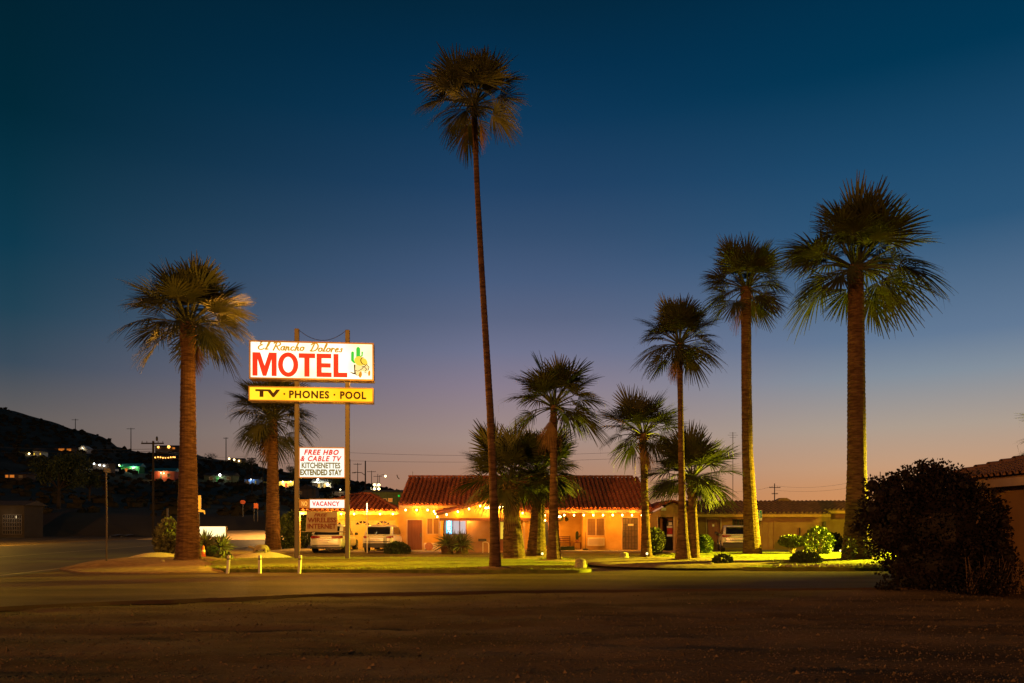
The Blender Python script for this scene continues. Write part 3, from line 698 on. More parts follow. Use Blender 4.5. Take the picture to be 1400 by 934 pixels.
# ------------------------------------------------------------------ plants and rocks
def leaves(parent, name, blobs, n, size, m, seed, core=True, shell=.82, up=.0, cm=None):
    r = random.Random(seed); mb = MB(); tot = sum(b[3]*b[5]+b[3]*b[4]+b[4]*b[5] for b in blobs)
    for (cx, cy, cz, rx, ry, rz) in blobs:
        for k in range(int(n*(rx*rz+rx*ry+ry*rz)/tot)):
            v = Vector((r.gauss(0, 1), r.gauss(0, 1), r.gauss(0, 1))).normalized()
            q = lerp(shell, 1.06, r.random())*(1+.10*noise.noise(v*2.3+Vector((seed, cx, cz))))
            p = Vector((cx+v.x*rx*q, cy+v.y*ry*q, cz+v.z*rz*q))
            d = (v+Vector((r.gauss(0, .6), r.gauss(0, .6), r.gauss(0, .6)+up))).normalized(); w = d.orthogonal().normalized()
            w = (Matrix.Rotation(r.random()*pi, 3, d) @ w)*size*.42*r.uniform(.7, 1.2); d = d*size*r.uniform(.7, 1.35)
            mb.add([p, p+d*.5+w, p+d, p+d*.5-w], [(0, 1, 2, 3)])
        if core: mb.ellipsoid((cx, cy, cz), (rx*shell*.9, ry*shell*.9, rz*shell*.9), 12, 8, .08, r)
    return mb.build(name, m, parent)
def bush(label, px, py_c, d, rx_px, rz_px, n, size, m, seed, zb=.15, stem=True, name='bush', cat='bush', group=None, core=True, up=0.):
    q = d/F; x = X(px, d); z = Z(py_c, d); o = thing(name, label, cat, (x, d, zb), 0, group)
    leaves(o, 'foliage', [(x, d, z, rx_px*q, rx_px*q*.9, rz_px*q)], n, size, m, seed, core, up=up)
    if stem:
        mb = MB()
        for k in range(5):
            a = k*1.26; mb.tube([(x+.04*cos(a), d+.04*sin(a), zb-.05), (x+rx_px*q*.35*cos(a), d+rx_px*q*.3*sin(a), max(zb+.05, z-rz_px*q*.4))], [.022, .012], 5)
        mb.build('stem', M['wood'], o)
    return o
bush('clipped dark shrub in front of the brown office door', 543, 752, 45.5, 16.5, 10, 2600, .10, M['leaf_dark'], 21, zb=.04)
bush('rounded olive shrub half hiding the vending alcove', 894, 740, 42, 14, 17, 2600, .10, M['leaf_sage'], 22)
bush('clipped round green shrub left of the wing door, behind a slim palm', 962.5, 746, 42, 11, 13.5, 2600, .085, M['leaf'], 23)
bush('small spiky dark shrub at the front of the right lawn', 988, 768, 30.6, 12, 7.5, 420, .12, M['leaf_dark'], 24, core=False, up=.4)
bush('low dark rounded shrub in front of the mushroom-shaped shrub', 1101.5, 766.5, 31, 19, 11.5, 3000, .08, M['leaf_dark'], 25)
bush('bright loose yellow-green shrub behind the low dark shrub', 1119, 741, 40, 18, 19, 1500, .13, M['leaf_bright'], 26, core=False)
o = thing('bush', 'mushroom-shaped clipped shrub on bare stems, left of the bright loose shrub', 'bush', (X(1083, 41), 41, .17))
q = 41/F; x = X(1083, 41)
leaves(o, 'foliage', [(x, 41, Z(740, 41), 17*q, 15*q, 7.5*q)], 2600, .08, M['leaf_bright'], 27)
mb = MB()
for k in range(7):
    a = k*.9; mb.tube([(x+.05*cos(a), 41+.05*sin(a), .1), (x+.16*cos(a), 41+.16*sin(a), .45), (x+.38*cos(a), 41+.3*sin(a), Z(743, 41))], [.035, .026, .018], 5)
mb.build('stem', M['wood'], o)
bush('dark purple shrub against the set-back wall, right of the bright loose shrub', 1141, 743, 47, 10, 13, 900, .12, M['leaf_purple'], 28, zb=.12)
bush('tall leafy shrub behind the parked van at the end of the garage', 402, 728, 54, 22, 27, 2800, .16, M['leaf'], 29, zb=0)
bush('feathery tawny shrub behind the leftmost palm', 231, 739, 38, 16, 25, 2600, .20, M['leaf_sage'], 30, up=.8)
bush('small clipped dark shrub under the low glowing sign', 289.5, 757, 36.6, 10, 9.5, 1600, .07, M['leaf_dark'], 31)
bush('leafless brown scrub at the roadside right of the clipped dark shrub', 305, 762, 36.2, 9, 6, 240, .16, M['leaf_sage'], 35, core=False, up=.7)
def spiky(label, px, d, zb, zc, n, L, m, seed, name='yucca', cat='plant', emin=-15, w=.03, trunks=()):
    r = random.Random(seed); x = X(px, d); o = thing(name, label, cat, (x, d, zb)); mb = MB()
    for k in range(n):
        a = k*2.39996; e = R(lerp(88, emin, (k/n)**.8)+r.uniform(-6, 6)); l = L*r.uniform(.8, 1.1)
        dx = Vector((cos(a)*cos(e), sin(a)*cos(e), sin(e))); wv = (Matrix.Rotation(r.random()*pi, 3, dx) @ dx.orthogonal().normalized())*w; b0 = Vector((x, d, zc))
        p1 = b0+dx*l*.55; p2 = b0+dx*l; p2.z -= .12*l*cos(e)
        mb.add([b0-wv*.6, b0+wv*.6, p1+wv, p1-wv, p2], [(0, 1, 2, 3), (3, 2, 4)])
    mb.build('leaf_rosette', m, o)
    for (dx, r0, r1, zt) in trunks:
        rings = [[(x+dx+lerp(r0, r1, t)*(1+.06*(i % 2))*cos(2*pi*k/12), d+lerp(r0, r1, t)*sin(2*pi*k/12), lerp(zb-.03, zt, t)) for k in range(12)] for i, t in enumerate((0, .2, .4, .6, .8, 1))]
        MB().loft(rings).build('trunk', M['trunk_dark'], o)
    return o
d = 45.2; yu = spiky('wide spiky yucca with two stubby trunks below the neon window', 621.5, d, .04, Z(741, d), 10, 1.0, M['leaf_sage'], 41, trunks=((-.42, .30, .36, Z(747, d)), (.42, .36, .30, Z(747, d))))
mb = MB(); r = random.Random(42)
for k in range(420):
    hx = X(621.5, d)+(-.40 if k % 2 else .40)+r.uniform(-.12, .12); a = r.random()*6.283; e = R(lerp(86, -22, r.random()**.85)); l = r.uniform(.74, 1.0)
    dx = Vector((cos(a)*cos(e), sin(a)*cos(e), sin(e))); wv = (Matrix.Rotation(r.random()*pi, 3, dx) @ dx.orthogonal().normalized())*.024; b0 = Vector((hx, d, Z(745.5, d)+r.uniform(-.05, .1)))
    p1 = b0+dx*l*.55; p2 = b0+dx*l; p2.z -= .14*l*cos(e); mb.add([b0-wv*.6, b0+wv*.6, p1+wv, p1-wv, p2], [(0, 1, 2, 3), (3, 2, 4)])
mb.build('leaf_rosette', M['leaf_sage'], yu)
for i, (px, pc, d, L, lab) in enumerate(((281, 745, 37.4, .84, 'spiky plant covering the left half of the low glowing sign'), (303, 748, 37.6, .72, 'spiky plant covering the right half of the low glowing sign'))):
    spiky(lab, px, d, .12, Z(pc, d), 90, L, M['leaf_sage'], 50+i, trunks=((0, .07, .06, Z(pc, d)),), w=.035, group=None) if False else spiky(lab, px, d, .12, Z(pc, d), 90, L, M['leaf_sage'], 50+i, trunks=((0, .07, .06, Z(pc, d)),), w=.035)
q = 33.2/F; o = thing('shrub', 'leafy growth clinging to the base of the thick right palm', 'shrub', (X(1190, 33.2), 33.2, .2))
leaves(o, 'foliage', [(X(1187, 33.2), 33.2, Z(750, 33.2), 9*q, 9*q, 17*q), (X(1193, 33.2), 33.3, Z(762, 33.2), 8*q, 8*q, 10*q), (X(1160, 33), 32.9, Z(752, 33), 10*q, 6*q, 18*q)], 900, .09, M['leaf_sage'], 63, False, .4)
MB().tube([(X(1190, 33.2), 33.2, .15), (X(1188, 33.2), 33.2, 1.0)], [.03, .015], 5).build('stem', M['wood'], o)
# the big dark bush and the low growth beside it
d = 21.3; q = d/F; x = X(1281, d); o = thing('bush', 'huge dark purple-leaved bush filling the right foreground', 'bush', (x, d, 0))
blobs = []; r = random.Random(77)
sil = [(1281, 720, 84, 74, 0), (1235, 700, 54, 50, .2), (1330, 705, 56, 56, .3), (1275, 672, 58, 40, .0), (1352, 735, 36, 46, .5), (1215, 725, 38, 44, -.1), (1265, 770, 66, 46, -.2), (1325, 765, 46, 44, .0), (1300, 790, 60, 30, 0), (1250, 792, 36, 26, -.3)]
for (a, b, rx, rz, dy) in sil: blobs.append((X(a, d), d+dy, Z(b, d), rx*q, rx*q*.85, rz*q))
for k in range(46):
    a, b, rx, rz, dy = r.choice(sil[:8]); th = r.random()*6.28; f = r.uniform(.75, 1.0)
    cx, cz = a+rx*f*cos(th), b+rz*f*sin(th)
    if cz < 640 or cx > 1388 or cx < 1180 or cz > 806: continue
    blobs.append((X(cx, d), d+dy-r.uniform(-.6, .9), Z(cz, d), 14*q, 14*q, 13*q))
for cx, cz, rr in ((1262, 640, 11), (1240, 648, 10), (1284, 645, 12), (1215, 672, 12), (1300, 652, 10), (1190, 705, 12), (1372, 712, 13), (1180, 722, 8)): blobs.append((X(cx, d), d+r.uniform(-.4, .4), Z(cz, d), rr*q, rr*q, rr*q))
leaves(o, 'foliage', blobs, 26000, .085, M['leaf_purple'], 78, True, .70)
mb = MB()
for k in range(9):
    a = k*.7; mb.tube([(x+.12*cos(a), d+.12*sin(a), -.05), (x+.5*cos(a), d+.4*sin(a), .7), (x+1.1*cos(a), d+.8*sin(a), 1.9)], [.05, .04, .02], 5)
mb.build('stem', M['wood'], o)
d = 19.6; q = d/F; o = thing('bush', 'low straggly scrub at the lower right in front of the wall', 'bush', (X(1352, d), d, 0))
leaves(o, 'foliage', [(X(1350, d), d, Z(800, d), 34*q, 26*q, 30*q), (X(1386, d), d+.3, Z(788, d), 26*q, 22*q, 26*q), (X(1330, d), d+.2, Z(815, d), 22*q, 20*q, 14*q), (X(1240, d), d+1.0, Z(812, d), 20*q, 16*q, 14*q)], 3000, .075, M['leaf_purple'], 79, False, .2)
mb = MB(); rr_ = random.Random(5)
for k in range(40):
    bx = X(rr_.uniform(1325, 1398), d); mb.tube([(bx, d+.1, -.02), (bx+rr_.uniform(-.25, .25), d+rr_.uniform(-.2, .3), rr_.uniform(.4, .95))], [.008, .003], 4)
mb.build('twig', M['wood'], o)
def rock(label, px, py, d, w, h, seed, zb=.15):
    r = random.Random(seed); x = X(px, d); o = thing('rock', label, 'rock', (x, d, zb)); mb = MB(); n = 11
    for_r = []
    for j in range(7):
        t = j/6; rad = (1-.30*t) if j < 6 else .12; z = zb-.06+(h+.06)*min(1, t*1.05)
        for_r.append([(x+w/2*rad*cos(2*pi*k/n)*(1+.22*noise.noise((k*.9, j*.7, seed))), d+w/2*.8*rad*sin(2*pi*k/n)*(1+.22*noise.noise((k*.9, j*.7, seed+3))), z+.05*h*noise.noise((k, j, seed))) for k in range(n)])
    mb.loft(for_r); mb.build('stone', M['rock'], o); return o
rock('squarish mossy boulder at the right corner of the left lawn', 793.5, 776, 27.9, .46, .38, 1)
rock('dark rounded boulder at the driveway edge left of the small palm', 853, 760, 37.5, .50, .34, 2, .06)
rock('small pale stone on the dirt left of the leftmost palm', 222, 775, 31.3, .2, .14, 3, .18)
rock('small dark stone on the right lawn edge between two shrubs', 971, 779, 29.6, .30, .14, 4)
# tortoise sculpture on the pale mound
d = 37.4; x = X(357.5, d); zt = .40; o = thing('tortoise_statue', 'tortoise sculpture standing on the pale gravel mound', 'statue', (x, d, zt))
rings = []
for j in range(7):
    t = j/6; rr = cos(t*pi/2)**.6 if j < 6 else .03
    rings.append([(.36*rr*cos(2*pi*k/14), .26*rr*sin(2*pi*k/14), .10+.24*sin(t*pi/2)*(1+.06*(k % 2))) for k in range(14)])
MB().loft(rings).build('shell', M['bronze'], o, local=True)
mb = MB(); mb.tube([(-.28, 0, .14), (-.42, -.02, .20), (-.52, -.03, .24)], [.07, .055, .05], 8); mb.ellipsoid((-.55, -.03, .25), (.08, .06, .055), 8, 6); mb.build('head', M['bronze'], o, local=True)
for a, b in ((-.24, -.2), (-.24, .2), (.22, -.2), (.22, .2)):
    MB().tube([(a, b*.8, .16), (a*1.15, b, .05), (a*1.2, b*1.05, -.05)], [.07, .06, .07], 7).build('leg', M['bronze'], o, local=True)
MB().tube([(.33, 0, .14), (.45, 0, .08)], [.03, .008], 6).build('tail', M['bronze'], o, local=True)
# traffic cone
d = 36.0; o = thing('traffic_cone', 'small orange cone on the dirt beside the leftmost palm', 'cone', (X(278, d), d, .17))
MB().loft([[(rr*cos(2*pi*k/12), rr*sin(2*pi*k/12), z) for k in range(12)] for z, rr in ((.03, .12), (.55, .035), (.57, .02))]).build('cone', M['cone_orange'], o, local=True)
MB().loft([[(rr*cos(2*pi*k/12), rr*sin(2*pi*k/12), z) for k in range(12)] for z, rr in ((.30, .084), (.38, .068))]).build('stripe', M['white_post'], o, local=True)
MB().cbox(-.16, .16, -.16, .16, -.06, .035, .02).build('base', M['cone_orange'], o, local=True)
# path lights
for i, (px, py, d, lab) in enumerate(((741.5, 757, 35.5, 'lit path light between the two palms left of the driveway'), (884.6, 757, 34.4, 'lit path light at the foot of the small palm by the driveway'),
        (1103.5, 751, 43.4, 'globe path light between the mushroom-shaped and the loose shrub'), (1138, 751, 43.2, 'tallest globe path light, left of the thick right palm'), (1149, 753, 42.6, 'globe path light nearest the thick right palm'))):
    o = thing('path_light', lab, 'path light', (X(px, d), d, .16), 0, 'path lights on the lawns')
    zc = Z(py, d)-.16
    MB().tube([(0, 0, -.05), (0, 0, zc-.06)], .018, 6).build('stake', M['dark_metal'], o, local=True)
    MB().ellipsoid((0, 0, zc), (.05, .05, .055), 10, 7).build('globe', M['path_globe'], o, True, True)
    MB().loft([[(rr*cos(2*pi*k/10), rr*sin(2*pi*k/10), z) for k in range(10)] for z, rr in ((zc+.06, .06), (zc+.10, .03))]).build('cap', M['dark_metal'], o, local=True)
    lamp('path_lamp', (o.location.x, o.location.y-.02, .16+zc-.0), 0.1, (1, .7, .3), .1, o)

# ------------------------------------------------------------------ the motel
def tile_slope(mb, e0, e1, up, length, sp=.27, r=.095, row=.42, keep=None, lift=.0):
    """barrel tiles: eave from e0 to e1, running up the slope along unit vector up"""
    e0, e1, up = Vector(e0), Vector(e1), Vector(up).normalized(); ax = (e1-e0); W = ax.length; ax.normalize(); nrm = ax.cross(up).normalized()
    nc = int(W/sp); nr = int(math.ceil(length/row)); sp = W/nc; rw = random.Random(int(W*100))
    prof = [(-.5, 0), (-.36, .0), (-.30, .55), (-.16, .95), (0, 1.05), (.16, .95), (.30, .55), (.36, .0), (.5, 0)]
    for c in range(nc):
        for k in range(nr):
            u = (c+.5)*sp; v0 = k*row; v1 = min(length, (k+1)*row+.05)
            if keep and not keep(u, v0+row*.5): continue
            j = rw.uniform(-.012, .012); o = []
            for v, h in ((v0, .035), (v1, .0)):
                for a, b in prof: o.append(e0+ax*(u+a*sp+j)+up*v+nrm*(lift+h+b*r))
            o2 = [e0+ax*(u+a*sp+j)+up*v0+nrm*(lift-.01) for a, b in prof]
            n = len(prof)
            mb.add(o, [(i, i+1, n+i+1, n+i) for i in range(n-1)])
            mb.add(o[:n]+o2, [(n+i, n+i+1, i+1, i) for i in range(n-1)])
def wall_with_holes(mb, x0, x1, z0, z1, y0, y1, holes):
    """a front wall (thickness y0..y1) with rectangular openings"""
    xs = sorted({x0, x1, *[h[0] for h in holes], *[h[1] for h in holes]}); zs = sorted({z0, z1, *[h[2] for h in holes], *[h[3] for h in holes]})
    for a, b in zip(xs, xs[1:]):
        run = None
        for c, d in zip(zs, zs[1:]):
            mx, mz = (a+b)/2, (c+d)/2
            solid = not any(h[0] < mx < h[1] and h[2] < mz < h[3] for h in holes)
            if solid: run = (run[0], d) if run else (c, d)
            if (not solid or d == zs[-1]) and run: mb.box(a, b, y0, y1, run[0], run[1]); run = None
def door(parent, x0, x1, z0, z1, y, m, grille=False, label=None, planks=5, handle_right=True):
    o = MB().box(x0, x1, y+.05, y+.09, z0, z1).build('door', m, parent)
    if label: o['label'] = label
    f = MB(); t = .07
    f.box(x0-t, x0, y-.02, y+.10, z0, z1+t); f.box(x1, x1+t, y-.02, y+.10, z0, z1+t); f.box(x0, x1, y-.02, y+.10, z1, z1+t); f.build('door_frame', M['trim'], o)
    w = (x1-x0)/planks
    if not grille:
        me = None
        for k in range(planks):
            b = MB().box(x0+k*w+.008, x0+(k+1)*w-.008, y+.03, y+.052, z0+.02, z1-.02); b.build('door_board', m, o)
    else:
        g_ = MB()
        for k in range(planks+1): g_.box(x0+k*w-.012+(.012 if k == 0 else 0)-(.012 if k == planks else 0), x0+k*w+.012+(.012 if k == 0 else 0)-(.012 if k == planks else 0), y+.0, y+.025, z0+.03, z1-.03)
        for k in range(6): zz = lerp(z0+.05, z1-.05, k/5); g_.box(x0+.02, x1-.02, y+.027, y+.040, zz-.012, zz+.012)
        g_.build('grille', M['dark_metal'], o)
    hx = x1-.09 if handle_right else x0+.09
    MB().cbox(hx-.03, hx+.03, y-.03, y+.03, lerp(z0, z1, .42), lerp(z0, z1, .56), .01).build('handle', M['chrome'], o)
    return o
def window(parent, x0, x1, z0, z1, y, glassm, mull=1, bars=0, frame='trim', curtains=False):
    fm = M[frame]; o = MB(); t = .055
    o.box(x0, x0+t, y-.03, y+.08, z0, z1); o.box(x1-t, x1, y-.03, y+.08, z0, z1); o.box(x0+t, x1-t, y-.03, y+.08, z0, z0+t); o.box(x0+t, x1-t, y-.03, y+.08, z1-t, z1)
    for k in range(1, mull+1):
        c = lerp(x0, x1, k/(mull+1)); o.box(c-.03, c+.03, y-.02, y+.07, z0+t, z1-t)
    o = o.build('window', fm, parent)
    xs = [lerp(x0+t, x1-t, k/(mull+1)) for k in range(mull+2)]
    for a, b in zip(xs, xs[1:]):
        MB().box(a+.004, b-.004, y+.03, y+.045, z0+t, z1-t).build('pane', glassm, o)
    if bars:
        g_ = MB()
        for k in range(1, bars): c = lerp(x0+t, x1-t, k/bars); g_.box(c-.008, c+.008, y-.01, y+.015, z0+t, z1-t)
        for k in range(1, 4): c = lerp(z0+t, z1-t, k/4); g_.box(x0+t, x1-t, y+.016, y+.028, c-.008, c+.008)
        g_.build('muntin', M['wood'], o)
    return o
Y0 = 49.0
def bx(px, d=Y0): return X(px, d)
FL = .135
motel = thing('motel_building', 'long low motel office with red barrel-tile roof and string lights along the eaves', 'building', (.5, 51, FL))
# office wall left, right wall, recess
wl_ = MB()
wall_with_holes(wl_, bx(545), bx(606), FL-.2, 3.05, Y0, Y0+.25, [(bx(557), bx(577), FL, Z(711, Y0)), (bx(583), bx(601), Z(731, Y0), Z(708, Y0))])
wl_.box(bx(545), bx(545)+.25, Y0+.253, 58, FL-.2, 3.05)
wall_with_holes(wl_, bx(797), bx(889), FL-.2, 2.75, Y0, Y0+.25, [(bx(802), bx(827.5), Z(733, Y0), Z(708, Y0)), (bx(851), bx(872), FL, Z(708, Y0))])
wl_.box(bx(738), bx(797)-.003, 51.0, 51.25, FL-.2, 3.2); wl_.box(bx(797)+.003, bx(797)+.25, Y0+.253, 51.25, FL-.2, 2.75)
wl_.box(bx(606), bx(738)-.003, 50.2, 50.45, FL-.2, 3.4); wl_.box(bx(889)-.25, bx(889)-.003, Y0+.253, 58, FL-.2, 2.75)
wl_.build('wall', M['stucco'], motel)
RT = Z(653, 53.7); SL = (RT-2.62)/(53.7-48.0); up = Vector((0, 1, SL)).normalized()
tb = MB()
tile_slope(tb, (bx(545, 48.7)-.05, 48.65, 2.62+.65*SL), (bx(655), 48.65, 2.62+.65*SL), up, hypot(53.7-48.65, RT-2.62-.65*SL))
tile_slope(tb, (bx(655)+.01, 48.0, 2.62), (bx(893, 48.0), 48.0, 2.62), up, hypot(53.7-48.0, RT-2.62))
xr0, xr1 = bx(545, 48.7)-.05, bx(893, 48)
tile_slope(tb, (xr1, 59.4, 2.62), (xr0, 59.4, 2.62), (0, -1, SL), hypot(5.7, RT-2.62))
roof = tb.build('roof', M['tile'], motel); stuff(roof)
rb = MB()
for k in range(int((xr1-xr0)/.42)):     # ridge caps
    a = xr0+k*.42; rr = .13
    rb.loft([[(xx, 53.7+rr*q_*cos(t*pi/5), RT+.04+rr*q_*sin(t*pi/5)) for t in range(6)] for xx, q_ in ((a, 1.), (a+.44, .86))], cap=False, closed=False)
rb.build('ridge_cap', M['tile'], motel)
sl = MB()       # roof deck under the tiles, gable ends, fascias
for x0, x1, y0, z0 in ((xr0+.1, bx(655)-.01, 48.68, 2.62+.65*SL), (bx(655)+.01, xr1-.02, 48.03, 2.62)):
    sl.add([(x0, y0, z0-.16), (x1, y0, z0-.16), (x1, 53.7, RT-.14), (x0, 53.7, RT-.14), (x0, y0, z0-.03), (x1, y0, z0-.03), (x1, 53.7, RT-.02), (x0, 53.7, RT-.02)],
           [(3,2,1,0),(4,5,6,7),(0,1,5,4),(1,2,6,5),(2,3,7,6),(3,0,4,7)])
sl.build('roof_deck', M['trim'], motel)
for x in (bx(545)+.004, bx(889)-.252):
    MB().add([(x, Y0+.05, 2.74), (x, 58.4, 2.74), (x, 53.7, RT-.16), (x+.24, Y0+.05, 2.74), (x+.24, 58.4, 2.74), (x+.24, 53.7, RT-.16)], [(0,2,1), (3,4,5), (0,1,4,3), (1,2,5,4), (2,0,3,5)]).build('gable_wall', M['stucco'], motel)
MB().box(bx(655)+.02, xr1-.06, 48.0, 48.028, 2.40, 2.585).build('fascia', M['trim'], motel)
MB().box(xr0+.1, bx(600), 48.65, 48.678, 2.68, 2.85).build('fascia', M['trim'], motel)
# gabled porch in the centre
GY = 46.6; gx0, gx1, gpx = X(598, GY), X(739, GY), X(668.5, GY); gz0, gz1 = Z(702.5, GY), Z(684.5, GY)
porch_t = MB()
for e0, e1, s_ in (((gx0-.05, GY-.1, gz0), (gx0-.05, 51.5, gz0), 1), ((gx1+.05, 51.5, gz0), (gx1+.05, GY-.1, gz0), -1)):
    pk = Vector((gpx, 0, gz1)); upv = Vector((gpx-e0[0], 0, gz1-gz0))
    if s_ == 1: tile_slope(porch_t, e1, e0, upv, upv.length, lift=.06)
    else: tile_slope(porch_t, e1, e0, upv, upv.length, lift=.06)
stuff(porch_t.build('porch_roof', M['tile'], motel))
gb = MB(); zb_ = Z(708.3, GY)
gb.add([(gx0+.12, GY, zb_), (gx1-.12, GY, zb_), (gx1-.12, GY, gz0-.02), (gpx, GY, gz1-.06), (gx0+.12, GY, gz0-.02)]+[(gx0+.12, GY+.2, zb_), (gx1-.12, GY+.2, zb_), (gx1-.12, GY+.2, gz0-.02), (gpx, GY+.2, gz1-.06), (gx0+.12, GY+.2, gz0-.02)],
       [(0,1,2,3,4), (9,8,7,6,5), (0,5,6,1), (1,6,7,2), (2,7,8,3), (3,8,9,4), (4,9,5,0)])
gb.build('porch_gable', M['stucco'], motel)
for s_, xa in ((1, gx0-.1), (-1, gx1+.1)):
    mb = MB(); a = Vector((xa, 0, gz0-.06)); b = Vector((gpx, 0, gz1))
    mb.add([(a.x, GY-.09, a.z-.08), (b.x, GY-.09, b.z-.08), (b.x, GY-.09, b.z+.06), (a.x, GY-.09, a.z+.06), (a.x, GY-.03, a.z-.08), (b.x, GY-.03, b.z-.08), (b.x, GY-.03, b.z+.06), (a.x, GY-.03, a.z+.06)],
           [(0,1,2,3),(7,6,5,4),(0,4,5,1),(1,5,6,2),(2,6,7,3),(3,7,4,0)]); mb.build('barge_board', M['door_brown'], motel)
MB().box(gx0+.12, gx1-.12, GY-.03, GY+.23, zb_-.16, zb_-.003).build('porch_beam', M['door_brown'], motel)
# office front under the porch
PY = 47.2; zt = zb_-.165
ow = MB()
wall_with_holes(ow, X(608, PY), X(694, PY), FL-.1, zt, PY, PY+.2, [(X(609.5, PY), X(638, PY), Z(731, PY), Z(709.5, PY)), (X(683.5, PY), X(691, PY), FL, Z(712, PY))])
ow.box(X(608, PY), X(608, PY)+.2, PY+.203, 50.2, FL-.1, zt); ow.box(X(694, PY)-.2, X(694, PY), PY+.203, 50.2, FL-.1, zt)
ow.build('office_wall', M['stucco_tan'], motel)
MB().box(gx0+.3, gx1-.3, PY+.003, 50.19, zt, zt+.05).build('porch_ceiling', M['stucco'], motel)
w_ = window(motel, X(609.5, PY), X(638, PY), Z(731, PY), Z(709.5, PY), PY, M['window_office'], 2, 0, 'door_brown')
dr = MB().box(X(683.5, PY), X(691, PY), PY+.08, PY+.11, FL, Z(712, PY)).build('office_door', M['door_brown'], motel)
MB().box(X(684.2, PY), X(690.4, PY), PY+.06, PY+.079, Z(737, PY), Z(713.5, PY)).build('door_pane', M['window_yellow'], dr)
MB().cbox(X(654, PY), X(665, PY), PY-.12, PY-.004, Z(740, PY), Z(736.5, PY), .01).build('mail_slot', M['dark_metal'], motel)
for px in (600.5, 716.5, 735.5):
    MB().cbox(X(px, GY)-.05, X(px, GY)+.05, GY+.03, GY+.13, FL-.02, zb_-.162, .01).build('porch_post', M['trim'], motel)
gl = MB().box(bx(741, 50.2), bx(750, 50.2), 50.12, 50.17, FL+.02, Z(712, 50.2)).build('glass_door', M['door_brown'], motel)
MB().box(bx(741.8, 50.2), bx(749.2, 50.2), 50.10, 50.118, FL+.25, Z(713.5, 50.2)).build('door_pane', M['window_dim'], gl)
# doors, windows, shutters on the walls
door(motel, bx(557), bx(577), FL, Z(711, Y0), Y0, M['door_brown'], label='dark brown boarded door of the office end')
window(motel, bx(583), bx(601), Z(731, Y0), Z(708, Y0), Y0, M['curtain'], 1)
door(motel, bx(851), bx(872), FL, Z(708, Y0), Y0, M['door_grille'], True, 'door behind an iron security grille', handle_right=False)
window(motel, bx(802), bx(827.5), Z(733, Y0), Z(708, Y0), Y0, M['curtain'], 1, 8)
MB().box(bx(793.8, 50.9), bx(796, 50.9), 50.93, 50.997, Z(734, 50.9), Z(708, 50.9)).build('shutter', M['door_brown'], motel)
MB().cbox(bx(858.5), bx(866), Y0-.03, Y0-.004, Z(719, Y0), Z(716.5, Y0), .006).build('door_plate', M['tube_lamp'] if False else M['ac_metal'], motel)
# neon in the office window
ns_ = thing('neon_sign', 'blue neon sign of stacked letters glowing in the office window', 'neon sign', (X(614, PY), PY-.02, Z(731, PY)))
x0, x1 = X(610.8, PY)-ns_.location.x, X(617.2, PY)-ns_.location.x
hz = Z(710.6, PY)-ns_.location.z
fr = [(x0, -.02, .06), (x1, -.02, .06), (x1, -.02, hz), (x0, -.02, hz)]
for i in range(4): MB().tube([fr[i], fr[(i+1) % 4]], .018, 6).build('neon_tube', M['neon_blue'], ns_, local=True)
NL = {'O': [[(0, 0), (0, 1), (1, 1), (1, 0), (0, 0)]], 'P': [[(0, 0), (0, 1), (1, 1), (1, .5), (0, .5)]], 'E': [[(1, 0), (0, 0), (0, 1), (1, 1)], [(0, .5), (.8, .5)]], 'N': [[(0, 0), (0, 1), (1, 0), (1, 1)]]}
for k, ch in enumerate('OPEN'):
    h = (hz-.14)/4; z0 = hz-.05-(k+1)*h+.03
    mb = MB()
    for s_ in NL[ch]: mb.tube([(lerp(x0+.07, x1-.07, a), -.025, z0+b*(h-.06)) for a, b in s_], .016, 6)
    mb.build('neon_letter', M['neon_white'], ns_, local=True)
lamp('neon_glow', (X(614, PY), PY-.35, Z(720, PY)), 30, (.10, .42, 1), .12, ns_)
# things on the walk
def ac_wall(): pass
o = thing('air_conditioner', 'outdoor condenser unit with round fan grille beside the brown office door', 'air conditioner', (bx(590.5), 48.6, FL))
a, b = bx(581)-o.location.x, bx(600)-o.location.x; hh = Z(742.5, 48.6)-FL
MB().cbox(a, b, -.16, .16, .04, hh, .02).build('casing', M['ac_metal'], o, local=True)
MB().loft([[(a+.30+rr*cos(2*pi*k/20), y_, hh*.52+rr*sin(2*pi*k/20)) for k in range(20)] for y_, rr in ((-.158, .25), (-.185, .245))]).build('fan_grille', M['pot'], o, local=True)
for xx in (a+.1, b-.1): MB().box(xx-.04, xx+.04, -.14, .14, 0, .04).build('foot', M['black_trim'], o, local=True)
o = thing('air_conditioner', 'wide wall air conditioner under the barred window', 'air conditioner', (bx(814.5), Y0-.13, Z(746, Y0)))
a = bx(803)-o.location.x; hh = Z(735, Y0)-Z(746, Y0)
MB().cbox(a, -a, -.12, .125, 0, hh, .02).build('casing', M['ac_metal'], o, local=True)
mb = MB()
for k in range(5): mb.box(a+.08, -a-.08, -.132, -.122, hh*.18+k*hh*.14, hh*.18+k*hh*.14+.02)
mb.build('louvre', M['pot'], o, local=True)
o = thing('bench', 'red-brown slatted bench on the porch recess', 'bench', (bx(771.5, 50), 50.2, FL))
for k in range(3): MB().cbox(-.42, .42, -.22+k*.15, -.10+k*.15, .40, .43, .008).build('seat_slat', M['door_brown'], o, local=True)
for k in range(3): MB().box(-.42, .42, .24, .265, .52+k*.11, .59+k*.11).build('back_slat', M['door_brown'], o, local=True)
for xx in (-.38, .38):
    MB().box(xx-.025, xx+.025, -.20, -.15, 0, .398).build('leg', M['wood'], o, local=True); MB().box(xx-.025, xx+.025, .19, .238, 0, .84).build('leg', M['wood'], o, local=True)
o = thing('stool', 'small red-brown table holding a potted cactus by the shutter', 'table', (bx(789, 50), 49.9, FL))
